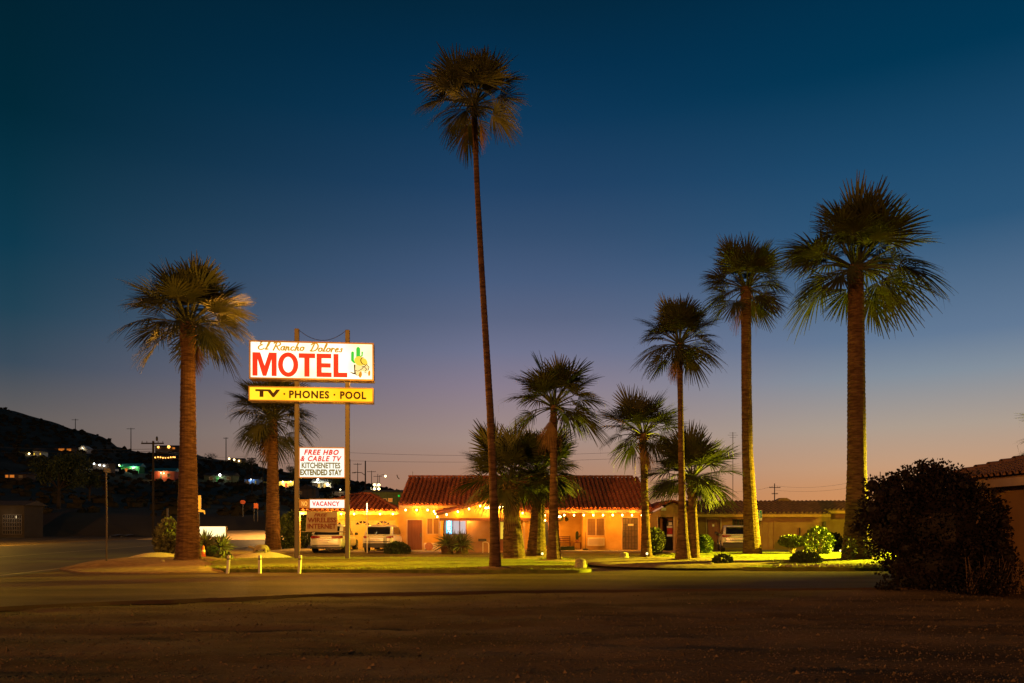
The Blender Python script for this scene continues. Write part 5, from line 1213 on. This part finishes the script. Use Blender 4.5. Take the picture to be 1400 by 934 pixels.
def car(label, loc, rz, W, L, H, belt, clear, rear_slope, roof_taper, lower_dark, lamps, group='white cars parked nose-in', paint='white_paint'):
    """rear at y = -L/2, front at +L/2"""
    c = thing('parked_car', label, 'car', loc, rz, group); hw = W/2; yr, yf = -L/2, L/2
    def ring(y, k, zb, zt, tuck=.0):
        h = hw*k; return [(-h*.90, y, zb), (-h*.985, y, zb+.10), (-h, y, lerp(zb, zt, .45)), (-h*.985, y, lerp(zb, zt, .75)), (-h*.93, y, zt-.03), (-h*.88, y, zt),
                          (h*.88, y, zt), (h*.93, y, zt-.03), (h*.985, y, lerp(zb, zt, .75)), (h, y, lerp(zb, zt, .45)), (h*.985, y, zb+.10), (h*.90, y, zb)]
    b = MB().loft([ring(yr, .86, clear+.12, belt-.10), ring(yr+.05, .93, clear+.05, belt-.02), ring(yr+.25, .99, clear, belt), ring(yr+.9, 1, clear, belt), ring(0, 1, clear, belt-.02), ring(yf-1.5, 1, clear, belt-.04), ring(yf-1.2, .99, clear, belt-.07), ring(yf-.4, .95, clear+.03, belt-.22), ring(yf-.05, .85, clear+.08, belt-.34), ring(yf, .78, clear+.15, belt-.42)])
    rounded(b.build('body', M[paint], c, True, True))
    rb_, rt2 = yr+.16, yr+.16+rear_slope
    def gring(y0, y1, z, k): h = hw*k; return [(-h, y0+.10, z), (-h+.12, y0, z), (h-.12, y0, z), (h, y0+.10, z), (h, y1-.15, z), (h-.2, y1, z), (-h+.2, y1, z), (-h, y1-.15, z)]
    zb, zr = belt-.01, H
    MB().loft([gring(rb_, yf-1.25, zb, .90), gring(lerp(rb_, rt2, .55), yf-1.75, lerp(zb, zr, .6), lerp(.90, roof_taper, .5)), gring(rt2-.05, yf-2.15, zr-.05, roof_taper+.015), gring(rt2+.06, yf-2.35, zr, roof_taper-.06)]).build('cabin', M[paint], c, True, True)
    # rear window follows the slope, a little proud of the cabin
    def at(t): return lerp(rb_, rt2, t*.95), lerp(zb, zr-.02, t), lerp(.90, roof_taper, t*.8)*hw
    y1, z1, h1 = at(.12); y2, z2, h2 = at(.84)
    MB().add([(-h1+.13, y1-.035, z1), (h1-.13, y1-.035, z1), (h2-.10, y2-.045, z2), (-h2+.10, y2-.045, z2), (-h1+.13, y1+.05, z1), (h1-.13, y1+.05, z1), (h2-.10, y2+.05, z2), (-h2+.10, y2+.05, z2)],
             [(0,1,2,3),(0,4,5,1),(1,5,6,2),(2,6,7,3),(3,7,4,0)]).build('rear_window', M['glass'], c, local=True)
    MB().cbox(-h2+.12, h2-.12, y2-.16, y2+.25, z2+.03, z2+.065, .02).build('spoiler', M[paint], c, local=True)
    for s_ in (-1, 1):
        k1, k2 = .905*hw, lerp(.90, roof_taper, .72)*hw
        for ya, yb2, yc, yd in ((rb_+.35, -.05, -.12, rt2+.35), (.02, yf-1.7, yf-2.15, -.02)):
            MB().add([(s_*(k1+.004), ya, zb+.06), (s_*(k1+.004), yb2, zb+.06), (s_*(k2+.012), yc, lerp(zb, zr, .80)), (s_*(k2+.012), yd, lerp(zb, zr, .80)), (s_*(k1-.05), ya, zb+.06), (s_*(k1-.05), yb2, zb+.06), (s_*(k2-.05), yc, lerp(zb, zr, .80)), (s_*(k2-.05), yd, lerp(zb, zr, .80))],
                     [(0,1,2,3),(0,4,5,1),(1,5,6,2),(2,6,7,3),(3,7,4,0)]).build('side_window', M['glass'], c, local=True)
        mr = MB().cbox(s_*(hw+.02)-(.20 if s_ < 0 else 0), s_*(hw+.02)+(.20 if s_ > 0 else 0), yf-1.75, yf-1.62, belt+.02, belt+.17, .03); mr.build('side_mirror', M['black_trim'], c, local=True)
        z0, z1, wi, wr = lamps
        MB().add([(s_*hw*.40*wi, yr-.012, z0+.04), (s_*hw*.84, yr-.012, z0), (s_*hw*.84, yr-.012, z1), (s_*hw*.40*wi, yr-.012, z1-.02), (s_*hw*.955, yr+.22, z0+.03), (s_*hw*.955, yr+.22, z1), (s_*hw*.40*wi, yr+.06, z0+.04), (s_*hw*.40*wi, yr+.06, z1-.02)],
                 [(0,1,2,3) if s_ > 0 else (3,2,1,0), (1,4,5,2), (3,2,5,7), (0,6,4,1), (0,3,7,6)]).build('tail_light', M['red_lens'], c, local=True)
        for y in (yr+.95, yf-.95): wheel(c, s_*(hw-.12), y, .36, .24)
    MB().cbox(-hw*.92, hw*.92, yr-.05, yr+.35, clear, clear+lower_dark, .04).build('bumper', M['black_trim'], c, local=True)
    MB().cbox(-hw*.80, hw*.80, yr-.065, yr-.052+.1, clear+lower_dark+.10, clear+lower_dark+.125, .008).build('bumper_crease', M['black_trim'], c, local=True)
    MB().cbox(-.16, .16, yr-.03, yr+.02, belt-.36, belt-.25, .008).build('license_plate', M['white_sign'], c, local=True)
    MB().cbox(-.42, .42, yr-.025, yr+.03, belt-.215, belt-.175, .008).build('chrome_strip', M['chrome'], c, local=True)
    return c
car('white minivan seen from behind under the cloth banner', (X(446, 45.8), 45.8+2.5, .045), R(-1), 1.95, 4.9, 1.66, .98, .25, .62, .74, .10, (.84, 1.00, .9, 0))
car('white sport utility vehicle seen from behind in front of the garage door', (X(518.5, 46.3), 46.3+2.35, .045), R(-3), 1.88, 4.6, 1.60, 1.02, .30, .42, .76, .26, (.84, .98, 1.4, 0))
car('white car half hidden behind a palm trunk in front of the room wing', (X(1021, 44.5), 44.5+2.3, .12), R(-11), 1.85, 4.5, 1.52, .98, .27, .62, .74, .30, (.86, .98, 1.1, 0))

# ------------------------------------------------------------------ hillside and what stands on it
RIDGE = [(-900, 560), (-500, 520), (-200, 540), (0, 558), (50, 571), (100, 585), (135, 594), (148, 600), (160, 611), (178, 616), (215, 620), (262, 618), (280, 627), (330, 633), (400, 648), (470, 655), (520, 667), (560, 671), (620, 682), (800, 700), (1100, 706), (1500, 704), (2300, 700)]
def yimg(px, t): return lerp(713.5, table(RIDGE, px), t**.8)
def hill_pt(px, py):
    t = min(1, max(0, (713.5-py)/(713.5-table(RIDGE, px))))**1.25; d = 112+290*t
    return X(px, d), d, Z(py, d)
hl = MB(); cols = [-900+i*10 for i in range(321)]; rows = 22
for j in range(rows+3):
    t = j/rows
    for px in cols:
        if j <= rows:
            d = 112+290*t; x = X(px, d); py = yimg(px, t) if j else 722
            z = Z(py, d)+min(1, t*3)*(1.3*noise.noise((x*.03, d*.03, 1))+.8*noise.noise((x*.11, d*.11, 2)))*(1 if j < rows else .9)
            if j == 0: z = -.3
        else:
            d = 402+(j-rows)*150; x = X(px, d); z = Z(table(RIDGE, px), 402)*(.5 if j == rows+1 else -.1)
        hl.v.append((x, d, z))
nc = len(cols)
for j in range(rows+2):
    for i in range(nc-1): hl.f.append((j*nc+i, j*nc+i+1, (j+1)*nc+i+1, (j+1)*nc+i)); hl.m.append(0)
struct(hl.build('hillside', M['hill'], smooth=True))
sb = MB(); r = random.Random(31)
for k in range(1900):      # desert scrub on the slope
    px = r.uniform(-60, 620); t = r.random()**.6*.99+.01; d = 112+290*t; x = X(px, d); z = Z(yimg(px, t), d)+min(1, t*3)*(1.3*noise.noise((x*.03, d*.03, 1))+.8*noise.noise((x*.11, d*.11, 2)))
    s_ = r.uniform(.5, 1.5); sb.ellipsoid((x, d, z+s_*.25), (s_, s_*.9, s_*.6), 6, 3, .4, r)
stuff(sb.build('desert_scrub', M['scrub']))
# sandy shoulder across the highway
shoulder = MB(); n = 60; ROWS = 9
for j in range(ROWS):
    for i in range(n+1):
        px = lerp(225, 500, i/n); f = sin(pi*i/n)**.45; d = 84+5.*j; prof_ = sin(pi*min(1., j/(ROWS-1)))**.8
        x = X(px, 95); shoulder.v.append((x, d, 1.15*f*prof_*(.85+.25*noise.noise((x*.12, d*.1, 3)))+.10*noise.noise((x*.6, d*.4, 5))*prof_+(.01 if 0 < j < ROWS-1 else -.05)))
for j in range(ROWS-1):
    for i in range(n): a = j*(n+1)+i; shoulder.f.append((a, a+1, a+n+2, a+n+1)); shoulder.m.append(0)
struct(shoulder.build('sandy_shoulder', M['sand'], smooth=True))
def house(label, px, py, wpx, hpx, roofpx, wallm, roofm, wins=(), doorp=None, gable=False, yaw=0., name='house', pitch=.5, group=None, d=None, cat='house'):
    if d is None: x, d, z = hill_pt(px, py)
    else: x, z = X(px, d), Z(py, d)
    q = d/F; o = thing(name, label, cat, (x, d, z), R(yaw), group); hw, h, rh, dp = wpx*q/2, hpx*q, roofpx*q, max(4., wpx*q*.55)
    MB().box(-hw, hw, 0, dp, -2.2, h).build('wall', wallm, o, local=True)
    e = .45
    if gable: rf = MB().add([(-hw-e, -e, h-.05), (hw+e, -e, h-.05), (0, -e, h+rh), (-hw-e, dp+e, h-.05), (hw+e, dp+e, h-.05), (0, dp+e, h+rh)], [(0,1,2), (5,4,3), (0,3,4,1), (1,4,5,2), (2,5,3,0)])
    else: rf = MB().add([(-hw-e, -e, h-.08), (hw+e, -e, h-.08), (hw+e, dp/2, h+rh), (-hw-e, dp/2, h+rh), (-hw-e, dp+e, h-.08), (hw+e, dp+e, h-.08)], [(0,1,2,3), (3,2,5,4), (0,4,5,1), (0,3,4), (1,5,2)])
    rf.build('roof', roofm, o, local=True)
    for (a, b, c, dd, m) in wins:
        x0, x1, z0, z1 = lerp(-hw, hw, a), lerp(-hw, hw, b), h*c, h*dd
        fo = MB()
        for (p, q_, r_, s_) in ((x0-.08, x1+.08, z1, z1+.08), (x0-.08, x1+.08, z0-.08, z0), (x0-.08, x0, z0, z1), (x1, x1+.08, z0, z1)): fo.box(p, q_, -.07, -.003, r_, s_)
        fo = fo.build('window', M['trim'], o, local=True); MB().quad((x0, -.03, z0), (x1, -.03, z0), (x1, -.03, z1), (x0, -.03, z1)).build('pane', M[m], fo, local=True)
    if doorp:
        a, b, m = doorp; MB().box(lerp(-hw, hw, a), lerp(-hw, hw, b), -.09, -.004, 0, h*.78).build('door', M[m], o, local=True)
    return o, q, hw, h
def wlamp(o, q, hw, h, u, v, m, r, power=0, col=(1, 1, 1)):
    x, z = lerp(-hw, hw, u), h*v
    MB().ellipsoid((x, -.35, z), (r, r, r), 8, 6).build('lamp', M[m], o, local=True)
    if power:
        l = lamp('wall_lamp', (0, 0, 0), power, col, .2, o); l.location = (x, -.7, z-.1)
h_ = house('green cabin with a teal metal roof and a bright lamp at its left end', 178, 648, 25, 10.5, 4.5, M['green_wall'], M['teal_roof'], ((.62, .82, .3, .75, 'window_dim'), (.22, .36, .3, .7, 'window_orange')), (.46, .56, 'yellow_wall')); wlamp(*h_, -.08, 1.12, 'lamp_green', .26, 260, (.85, 1, .35)); wlamp(*h_, .7, .95, 'window_dim', .1, 420, (.6, 1, .8))
h_ = house('red cabin with a blue-grey roof and twin porch lamps', 223, 655.5, 30, 11.5, 4.5, M['red_wall'], M['teal_roof'], ((.68, .80, .3, .7, 'window_dim'),), (.36, .46, 'dark_wall'), yaw=4); wlamp(*h_, .42, .78, 'lamp_warm', .18, 200, (1, .7, .3)); wlamp(*h_, .55, .72, 'lamp_warm', .18, 200, (1, .7, .3))
h_ = house('pale green cabin with a dazzling white lamp', 299, 658.5, 40, 8.5, 4.5, M['olive_wall'], M['dark_roof'], ((.18, .30, .3, .75, 'window_dim'), (.78, .90, .3, .75, 'window_dim')), (.42, .50, 'green_wall')); wlamp(*h_, .55, 1.05, 'lamp_white', .40, 350, (.8, 1, .85))
h_ = house('small blue cabin with a pale left wall and a tiny blue lamp', 344, 665, 20, 10, 4, M['blue_wall'], M['dark_roof'], ((.1, .35, .2, .7, 'window_dim'),), (.72, .82, 'yellow_wall')); wlamp(*h_, .48, .95, 'lamp_white', .14, 110, (.5, .7, 1))
h_ = house('yellow cabin with glowing windows and a red door', 381, 666.5, 42, 8.5, 4, M['yellow_wall'], M['dark_roof'], ((.06, .16, .25, .75, 'window_dim'), (.50, .60, .2, .85, 'window_yellow'), (.82, .95, .2, .85, 'window_yellow')), (.70, .78, 'red_wall')); wlamp(*h_, .64, .95, 'lamp_warm', .22, 600, (1, .75, .3)); wlamp(*h_, .90, .95, 'lamp_warm', .18, 600, (1, .75, .3))
h_ = house('dark barn-like hut with a gabled roof behind the sign poles', 419, 681, 25, 12, 7, M['dark_wall'], M['dark_roof'], ((.12, .24, .45, .75, 'window_dim'),), None, True)
h_ = house('white house under bright lamps seen between the sign poles', 440, 668, 26, 8, 5, M['pale_wall'], M['pale_wall'], ((.3, .4, .2, .75, 'window_warm'), (.6, .7, .2, .75, 'window_warm')), None); wlamp(*h_, .30, 1.5, 'lamp_white', .36, 500, (1, 1, .85)); wlamp(*h_, .82, .9, 'lamp_warm', .28, 350, (1, .9, .6))
h_ = house('low pale shed right of the dark hut with one lamp', 462, 678, 16, 5, 2, M['pale_wall'], M['dark_roof']); wlamp(*h_, .72, 1.7, 'lamp_warm', .22, 240, (1, .85, .5))
h_ = house('small gabled house with two yellow windows low on the far hill', 51, 622.5, 11, 5.5, 4.5, M['pale_wall'], M['dark_roof'], ((.05, .2, .1, .6, 'window_yellow'), (.8, .95, .1, .6, 'window_yellow')), None, True); wlamp(*h_, -.45, .4, 'lamp_warm', .30, 70, (1, .8, .4))
h_ = house('low house with two wide orange windows on the hill', 86, 617.5, 24, 5.5, 2.5, M['dark_wall'], M['dark_roof'], ((.25, .58, .2, .75, 'window_orange'), (.72, .97, .2, .7, 'window_orange')), None)
h_ = house('white gabled house on the hill with two small yellow windows', 113.5, 619.5, 11, 6, 4.5, M['pale_wall'], M['pale_wall'], ((.25, .4, .15, .6, 'window_yellow'), (.6, .75, .05, .65, 'window_yellow')), None, True); wlamp(*h_, .5, 1.0, 'window_warm', .1, 50, (1, .8, .55))
h_ = house('long dark house with red-orange windows at the far left foot of the hill', 21, 655, 30, 7, 3, M['dark_wall'], M['dark_roof'], ((.05, .18, .3, .8, 'window_orange'), (.25, .45, .3, .8, 'window_orange'), (.66, .82, .3, .7, 'window_dim')), None)
h_ = house('pale building with a row of three bright wall lamps', 138, 644, 22, 10, 2, M['dark_wall'], M['dark_roof'], (), None); [wlamp(*h_, u, v, 'lamp_white', .24, 14, (1, .95, .75)) for u, v in ((.1, .98), (.45, .8), (.72, .7))]
h_ = house('house on the ridge with an orange porch lamp beside the crossarm pole', 229, 614.5, 34, 4, 2.5, M['dark_wall'], M['dark_roof'], ((.70, .80, .1, .7, 'window_orange'),), None); wlamp(*h_, .14, .75, 'lamp_orange', .55); wlamp(*h_, .56, .85, 'lamp_orange', .75, 800, (1, .5, .12))
h_ = house('long house with a row of small orange lights below the ridge', 226, 628, 28, 4.5, 2, M['dark_wall'], M['dark_roof'], (), None); [wlamp(*h_, u, .5+.15*sin(u*9), 'lamp_orange', .32) for u in (.02, .16, .28, .40, .52, .66, .78, .90, .98)]
h_ = house('far house with three lamps near the right end of the ridge', 322, 632, 20, 4, 2, M['dark_wall'], M['dark_roof'], (), None); [wlamp(*h_, u, v, 'lamp_warm', .42) for u, v in ((.08, 1.2), (.42, .85), (.75, .45))]
h_ = house('dark greenish shed under floodlights behind the garage roof', 528, 690, 56, 18, 3, M['leaf_dark'], M['dark_roof'], ((.38, .5, .18, .42, 'window_dim'), (.56, .64, .25, .45, 'window_orange')), None, d=95., name='shed', cat='shed'); wlamp(*h_, .82, .66, 'ink_green', .12)
h_ = house('dim shopfront with a tall paned window at the left edge across the highway', 4, 736, 58, 46, 6, M['shop_wall'], M['dark_roof'], (), None, d=100., name='shop_building', cat='building')
oo, q, hw, h = h_
wg = MB().quad((hw*.02, -.02, h*.12), (hw*.90, -.02, h*.12), (hw*.90, -.02, h*.70), (hw*.02, -.02, h*.70)).build('shop_window', M['window_dim'] if False else M['glass'], oo, local=True)
fb = MB()
for k in range(9): a = lerp(hw*.02, hw*.90, k/8); fb.box(a-.05, a+.05, -.12, -.03, h*.12, h*.70)
for k in range(6): a = lerp(h*.12, h*.70, k/5); fb.box(hw*.02, hw*.90, -.09, -.025, a-.06, a+.06)
fb.build('window_bars', M['pole_paint'], wg, local=True)
lamp('shop_lamp', (oo.location.x+hw*.3, 98.6, 2.6), 30, (1, .75, .4), .2, oo)
# vehicles on the slope
for px, py, lab in ((152, 644, 'pale car parked left of the green cabin on the hill'), (162, 646, 'second car beside the green cabin, lit by its lamp')):
    x, d, z = hill_pt(px, py+1.5); o = thing('parked_car', lab, 'car', (x, d, z), R(80), 'cars parked on the hillside')
    MB().loft([[(-.9, y, .3), (.9, y, .3), (.9, y, zt_), (-.9, y, zt_)] for y, zt_ in ((-2.2, .8), (-2.1, 1.0), (1.0, 1.0), (2.1, .85), (2.2, .6))]).build('body', M['white_paint'], o, local=True)
    MB().loft([[(-.8, a, zt_), (.8, a, zt_), (.8, b, zt_), (-.8, b, zt_)] for zt_, a, b in ((1.0, -2.0, .9), (1.55, -1.5, .1))]).build('cabin', M['glass'], o, local=True)
    for a in (-.8, .8):
        for b in (-1.4, 1.4): MB().loft([[(a+e, b+.33*cos(2*pi*k/10), .33+.33*sin(2*pi*k/10)) for k in range(10)] for e in (-.1, .1)]).build('wheel', M['rubber'], o, local=True)
# trees on the slope
def tree(label, px, py, d, rpx, hpx, seed, n=2600, m='leaf_dark', group='trees at the foot of the hill'):
    q = d/F; x, z = X(px, d), Z(py, d); o = thing('tree', label, 'tree', (x, d, z), 0, group); r = random.Random(seed); H_ = hpx*q; W_ = rpx*q; blobs = []
    mb = MB(); mb.tube([(x, d, z-.6), (x+.1, d, z+H_*.3), (x-.1, d, z+H_*.55)], [.08*H_*.5, .05*H_*.5, .03*H_*.5], 7)
    for k in range(11):
        a = r.random()*6.28; f = r.random()**.5*.72; zz = r.uniform(.42, .86); c = (x+W_*f*cos(a), d+W_*f*sin(a), z+H_*zz); s_ = W_*r.uniform(.25, .42)
        blobs.append((*c, s_, s_, min(s_*.8, H_*(1-zz)+.2))); mb.tube([(x, d, z+H_*.28), c], [.025*H_*.5, .01*H_*.4], 5)
    mb.build('trunk', M['pole_wood'], o); leaves(o, 'crown', blobs, n, .035*W_+.12, M[m], seed, False, .3); return o
tree('broad dark tree below the hillside houses at the left', 80, 690, 118, 44, 74, 1, 5200)
tree('dark tree between the broad tree and the row of wall lamps', 122, 680, 122, 20, 38, 2)
tree('ragged tree on the ridge behind the leftmost palm', 290, 633, 330, 12, 14, 3, 500)
tree('dark tree right of the dazzling white lamp', 338, 655, 240, 15, 30, 4, 1800)
tree('dark tree between the sign poles beside the white house', 456, 672, 230, 13, 26, 5, 1800, 'leaf')
tree('rounded tree at the crossarm pole left of the sign', 402, 668, 200, 13, 34, 6, 1800)
# poles and wires
WIRES = []
def utility(label, px, ybase, ytop, d, r=.13, arms=(), group='utility poles in the distance', lampd=None, tapered=.7):
    z0 = Z(ybase, d); h = Z(ytop, d)-z0; o = thing('utility_pole', label, 'utility pole', (X(px, d), d, z0), 0, group)
    MB().tube([(0, 0, -1.2), (0, 0, h)], [r, r*tapered], 7).build('pole', M['pole_wood'], o, local=True)
    for (dy, hw) in arms:
        MB().box(-hw, hw, -r-.12, -r-.02, h-dy-.09, h-dy+.09).build('crossarm', M['pole_wood'], o, local=True)
        for k in (-.92, -.5, .5, .92): MB().tube([(hw*k, -r-.07, h-dy+.09), (hw*k, -r-.07, h-dy+.32)], [.05, .04], 5).build('insulator', M['dark_metal'], o, local=True)
    return o, h
utility('near wooden pole with a wide crossarm left of the leftmost palm', 209.5, 728, 603, 110, .17, ((.35, 1.55),), tapered=.85)
MB().ellipsoid((.55, -.1, Z(600, 110)-Z(728, 110)), (.16, .16, .35), 8, 6).build('transformer', M['dark_metal'], bpy.data.objects['utility_pole'], local=True)
utility('pole on the hill crest, leftmost on the ridge', 103, 592, 572.5, 390, .2, ((.6, 1.6),))
utility('second pole on the ridge, above the green cabin', 179, 616, 585, 380, .22, ((.5, 1.9),))
utility('pole rising from the ridge between the two left palms', 309, 633, 598, 330, .22, ((.4, 1.0),))
utility('dark pole with a side arm right of the blue cabin', 344.5, 668, 625.5, 190, .16, ((.3, 1.1),))
utility('short dark pole left of the sign, behind the yellow cabin', 359.5, 670, 630, 180, .16, ((.25, .5),))
utility('tall thin pole nearest the right sign pole', 478.5, 683, 628, 150, .12, ())
utility('second thin pole right of the sign, with a crossarm', 489, 660, 633, 300, .15, ((.5, 1.5),))
utility('pole carrying the street lamp arm right of the sign', 499.5, 686, 630, 140, .15, ())
utility('thin far pole above the garage roof, left of two', 508, 668, 643.5, 360, .18, ((.5, 2.0),))
utility('thin far pole above the garage roof, right of two', 516.5, 670, 648, 380, .18, ((1.2, 2.0),))
utility('pole hidden behind the palms that carries the two wires', 945, 700, 612, 150, .13, ((.4, 1.2),))
utility('far pole with crossarm above the middle of the wing roof', 1059, 700, 661, 230, .17, ((1.2, 1.6), (3.0, .9)))
utility('far pole with two crossarms at the left edge of the big bush', 1203.5, 700, 645, 190, .13, ((1.7, 1.7), (3.6, 1.5)))
o = bpy.data.objects['utility_pole']
def wire(label, pts, sag, r=.022, group='overhead wires'):
    p0 = Vector(pts[0]); o = thing('overhead_wire', label, 'wire', p0, 0, group); W = []
    for a, b in zip(pts, pts[1:]):
        a, b = Vector(a), Vector(b)
        for k in range(12): t = k/12; p = a.lerp(b, t); p.z -= sag*4*t*(1-t); W.append(p-p0)
    W.append(Vector(pts[-1])-p0); MB().tube(W, r, 4).build('cable', M['black_trim'], o, local=True)
def A(px, py, d): return (X(px, d), d, Z(py, d))
wire('upper overhead wire crossing the sky behind the palms', [A(209, 613, 110), A(345, 622, 190), A(478, 619, 150), A(945, 613, 150)], .9)
wire('lower overhead wire crossing the sky behind the palms', [A(209, 615, 110), A(345, 629, 190), A(478, 630, 150), A(945, 622, 150)], .7)
wire('upper wire across the dark hillside at the left', [A(-60, 608, 110), A(209, 614, 110)], .3, .03)
wire('lower wire across the dark hillside at the left', [A(-60, 616, 118), A(209, 617, 110)], .3, .03)
wire('left wire reaching the far pole above the wing roof', [A(1000, 672, 230), A(1059, 664, 230)], .6, .03)
wire('wire from the far wing pole to the pole beside the big bush', [A(1059, 664, 230), A(1203, 650, 190), A(1420, 640, 190)], 1.5, .026)
wire('lower wire from the far wing pole to the pole beside the big bush', [A(1059, 670, 230), A(1203, 659, 190), A(1420, 650, 190)], 1.2, .026)
o = thing('street_lamp', 'unlit street lamp arm reaching left from a pole, right of the sign', 'street lamp', A(499.5, 650, 140))
MB().tube([(0, -.2, 0), (-.6, -.2, .45), (-1.6, -.2, .55), (-1.9, -.2, .5)], .06, 6).build('arm', M['pole_paint'], o, local=True); MB().cbox(-2.3, -1.7, -.35, -.05, .38, .52, .04).build('lamp_head', M['pole_paint'], o, local=True)
o = thing('street_lamp', 'far street lamp with a pale globe above the shed', 'street lamp', A(519, 671, 240))
MB().tube([(0, 0, -1), (0, 0, 4.6), (1.3, 0, 4.9)], .08, 6).build('pole', M['pole_paint'], o, local=True); MB().ellipsoid((1.75, 0, 4.9-.5), (.30, .30, .30), 10, 7).build('globe', M['lamp_warm'], o, True, True)
for px, py, d, lab, ps in ((515, 664, 200, 'upper bank of four floodlights behind the garage', ((-3, -1), (3, -1), (-3, 4.5), (3, 4.5))), (507, 672.5, 160, 'lower pair of floodlights just above the garage roof', ((-3, 0), (3, 0)))):
    q = d/F; o = thing('light_tower', lab, 'floodlights', (X(px, d), d, Z(694, d)), 0, 'floodlights behind the garage'); zc = Z(py, d)-o.location.z
    MB().tube([(0, .3, -.5), (0, .3, zc+1)], .09, 6).build('mast', M['dark_metal'], o, local=True)
    for i, (a, b) in enumerate(ps):
        MB().ellipsoid((a*q, -.05, zc-b*q), (.34, .25, .30), 8, 6).build('lamp_head', M['lamp_warm'], o, local=True)
    lamp('tower_lamp', (X(px, d), d-.8, Z(py, d)-.2), 2500, (1, .9, .6), .3, o)
# small signs on the shoulder
d = 90.; o = thing('arrow_sign', 'glowing orange roadside sign with a tail, just right of the leftmost trunk', 'sign', A(272, 712, d)); q = d/F
MB().tube([(0, .1, -1), (0, .1, 26*q)], .06, 6).build('post', M['dark_metal'], o, local=True)
MB().cbox(-4*q, 3*q, -.08, .08, 15*q, 35*q, .03).build('cabinet', M['cabinet'], o, local=True)
MB().quad((-3.7*q, -.085, 15.6*q), (2.7*q, -.085, 15.6*q), (2.7*q, -.085, 34.4*q), (-3.7*q, -.085, 34.4*q)).build('lit_face', M['arrow_sign'], o, local=True)
MB().tube([(-3*q, 0, 14*q), (3*q, 0, 13.5*q), (7*q, 0, 13*q), (8*q, 0, 9*q)], [.12, .14, .12, .05], 6).build('arrow_tail', M['arrow_sign'], o, local=True)
d = 104.; o = thing('warning_sign', 'small red-orange sign on a short post across the highway', 'sign', A(332, 698, d)); q = d/F
MB().tube([(0, .05, -.8), (0, .05, 10*q)], .04, 5).build('post', M['pole_paint'], o, local=True)
MB().loft([[(4*q*cos(R(22.5+k*45)), y_, 11.5*q+3.0*q*sin(R(22.5+k*45))) for k in range(8)] for y_ in (0, -.03)]).build('plate', M['red_sign'], o, local=True)
d = 102.; o = thing('street_sign', 'dull brown square sign on a dark post across the highway', 'sign', A(347, 704, d)); q = d/F
MB().tube([(0, .05, -.8), (0, .05, 15*q)], .05, 5).build('post', M['dark_metal'], o, local=True); MB().box(-.02*q, 6*q, -.03, .03, 9*q, 16*q).build('plate', M['cone_orange'], o, local=True)
MB().tube([(5*q, .05, -.8), (5*q, .05, 9*q)], .05, 5).build('brace', M['pole_paint'], o, local=True)
d = 100.; o = thing('utility_box', 'small pale marker post on the dark ground left of the leftmost palm', 'marker post', A(229, 702, d)); q = d/F
MB().cbox(-1.2*q, 1.2*q, -.1, .1, -1.5, 7*q, .03).build('post', M['pole_paint'], o, local=True)

# ------------------------------------------------------------------ street lighting from outside the frame, and one added lamp behind a trunk
def street_light(label, loc, h, arm, power, col, spot=None, aim=None, extra=0, rad=.15):
    o = thing('street_light', label, 'street lamp', loc, 0, 'street lamps around the motel'); ax, ay = arm
    MB().tube([(0, 0, -.1), (0, 0, h*.93), (ax*.3, ay*.3, h), (ax, ay, h)], [.10, .08, .05, .045], 8).build('pole', M['pole_paint'], o, local=True)
    MB().cbox(ax-.30, ax+.30, ay-.14, ay+.14, h-.02, h+.12, .04).build('lamp_head', M['pole_paint'], o, local=True)
    MB().cbox(ax-.22, ax+.22, ay-.10, ay+.10, h-.05, h-.022, .01).build('lens', M['lamp_warm'], o, local=True)
    l = Vector(loc)+Vector((ax, ay, h-.35))
    if power: lamp('street_lamp_light', l, power, col, rad, o, spot, aim, 1.)
    if extra: lamp('street_lamp_spill', l-Vector((0, 0, .05)), extra, col, rad, o)
    return o
street_light('sodium street lamp far behind the viewer by the gravel lot', (-34, -112, 0), 9.5, (1.4, .6), 350000, (1, .37, .075), rad=.3)
street_light('street lamp on the far side of the highway, left of the view', (-47, 60, 0), 7.0, (3.0, 0), 10500, (1, .52, .06))
street_light('added lamp hidden behind the trunk of the palm nearest the sign, lighting the sand', (X(373, 88), 88, 0), 6.0, (0, -.5), 6000, (1, .5, .14))  # added to brighten the sandy shoulder, kept out of sight by the trunk
street_light('yard lamp at the right end of the lawn, out of view', (32.5, 40.5, 0), 6.4, (-1.8, 0), 390000, (1, .83, .02), 52, (15, 37, 0), 5200)
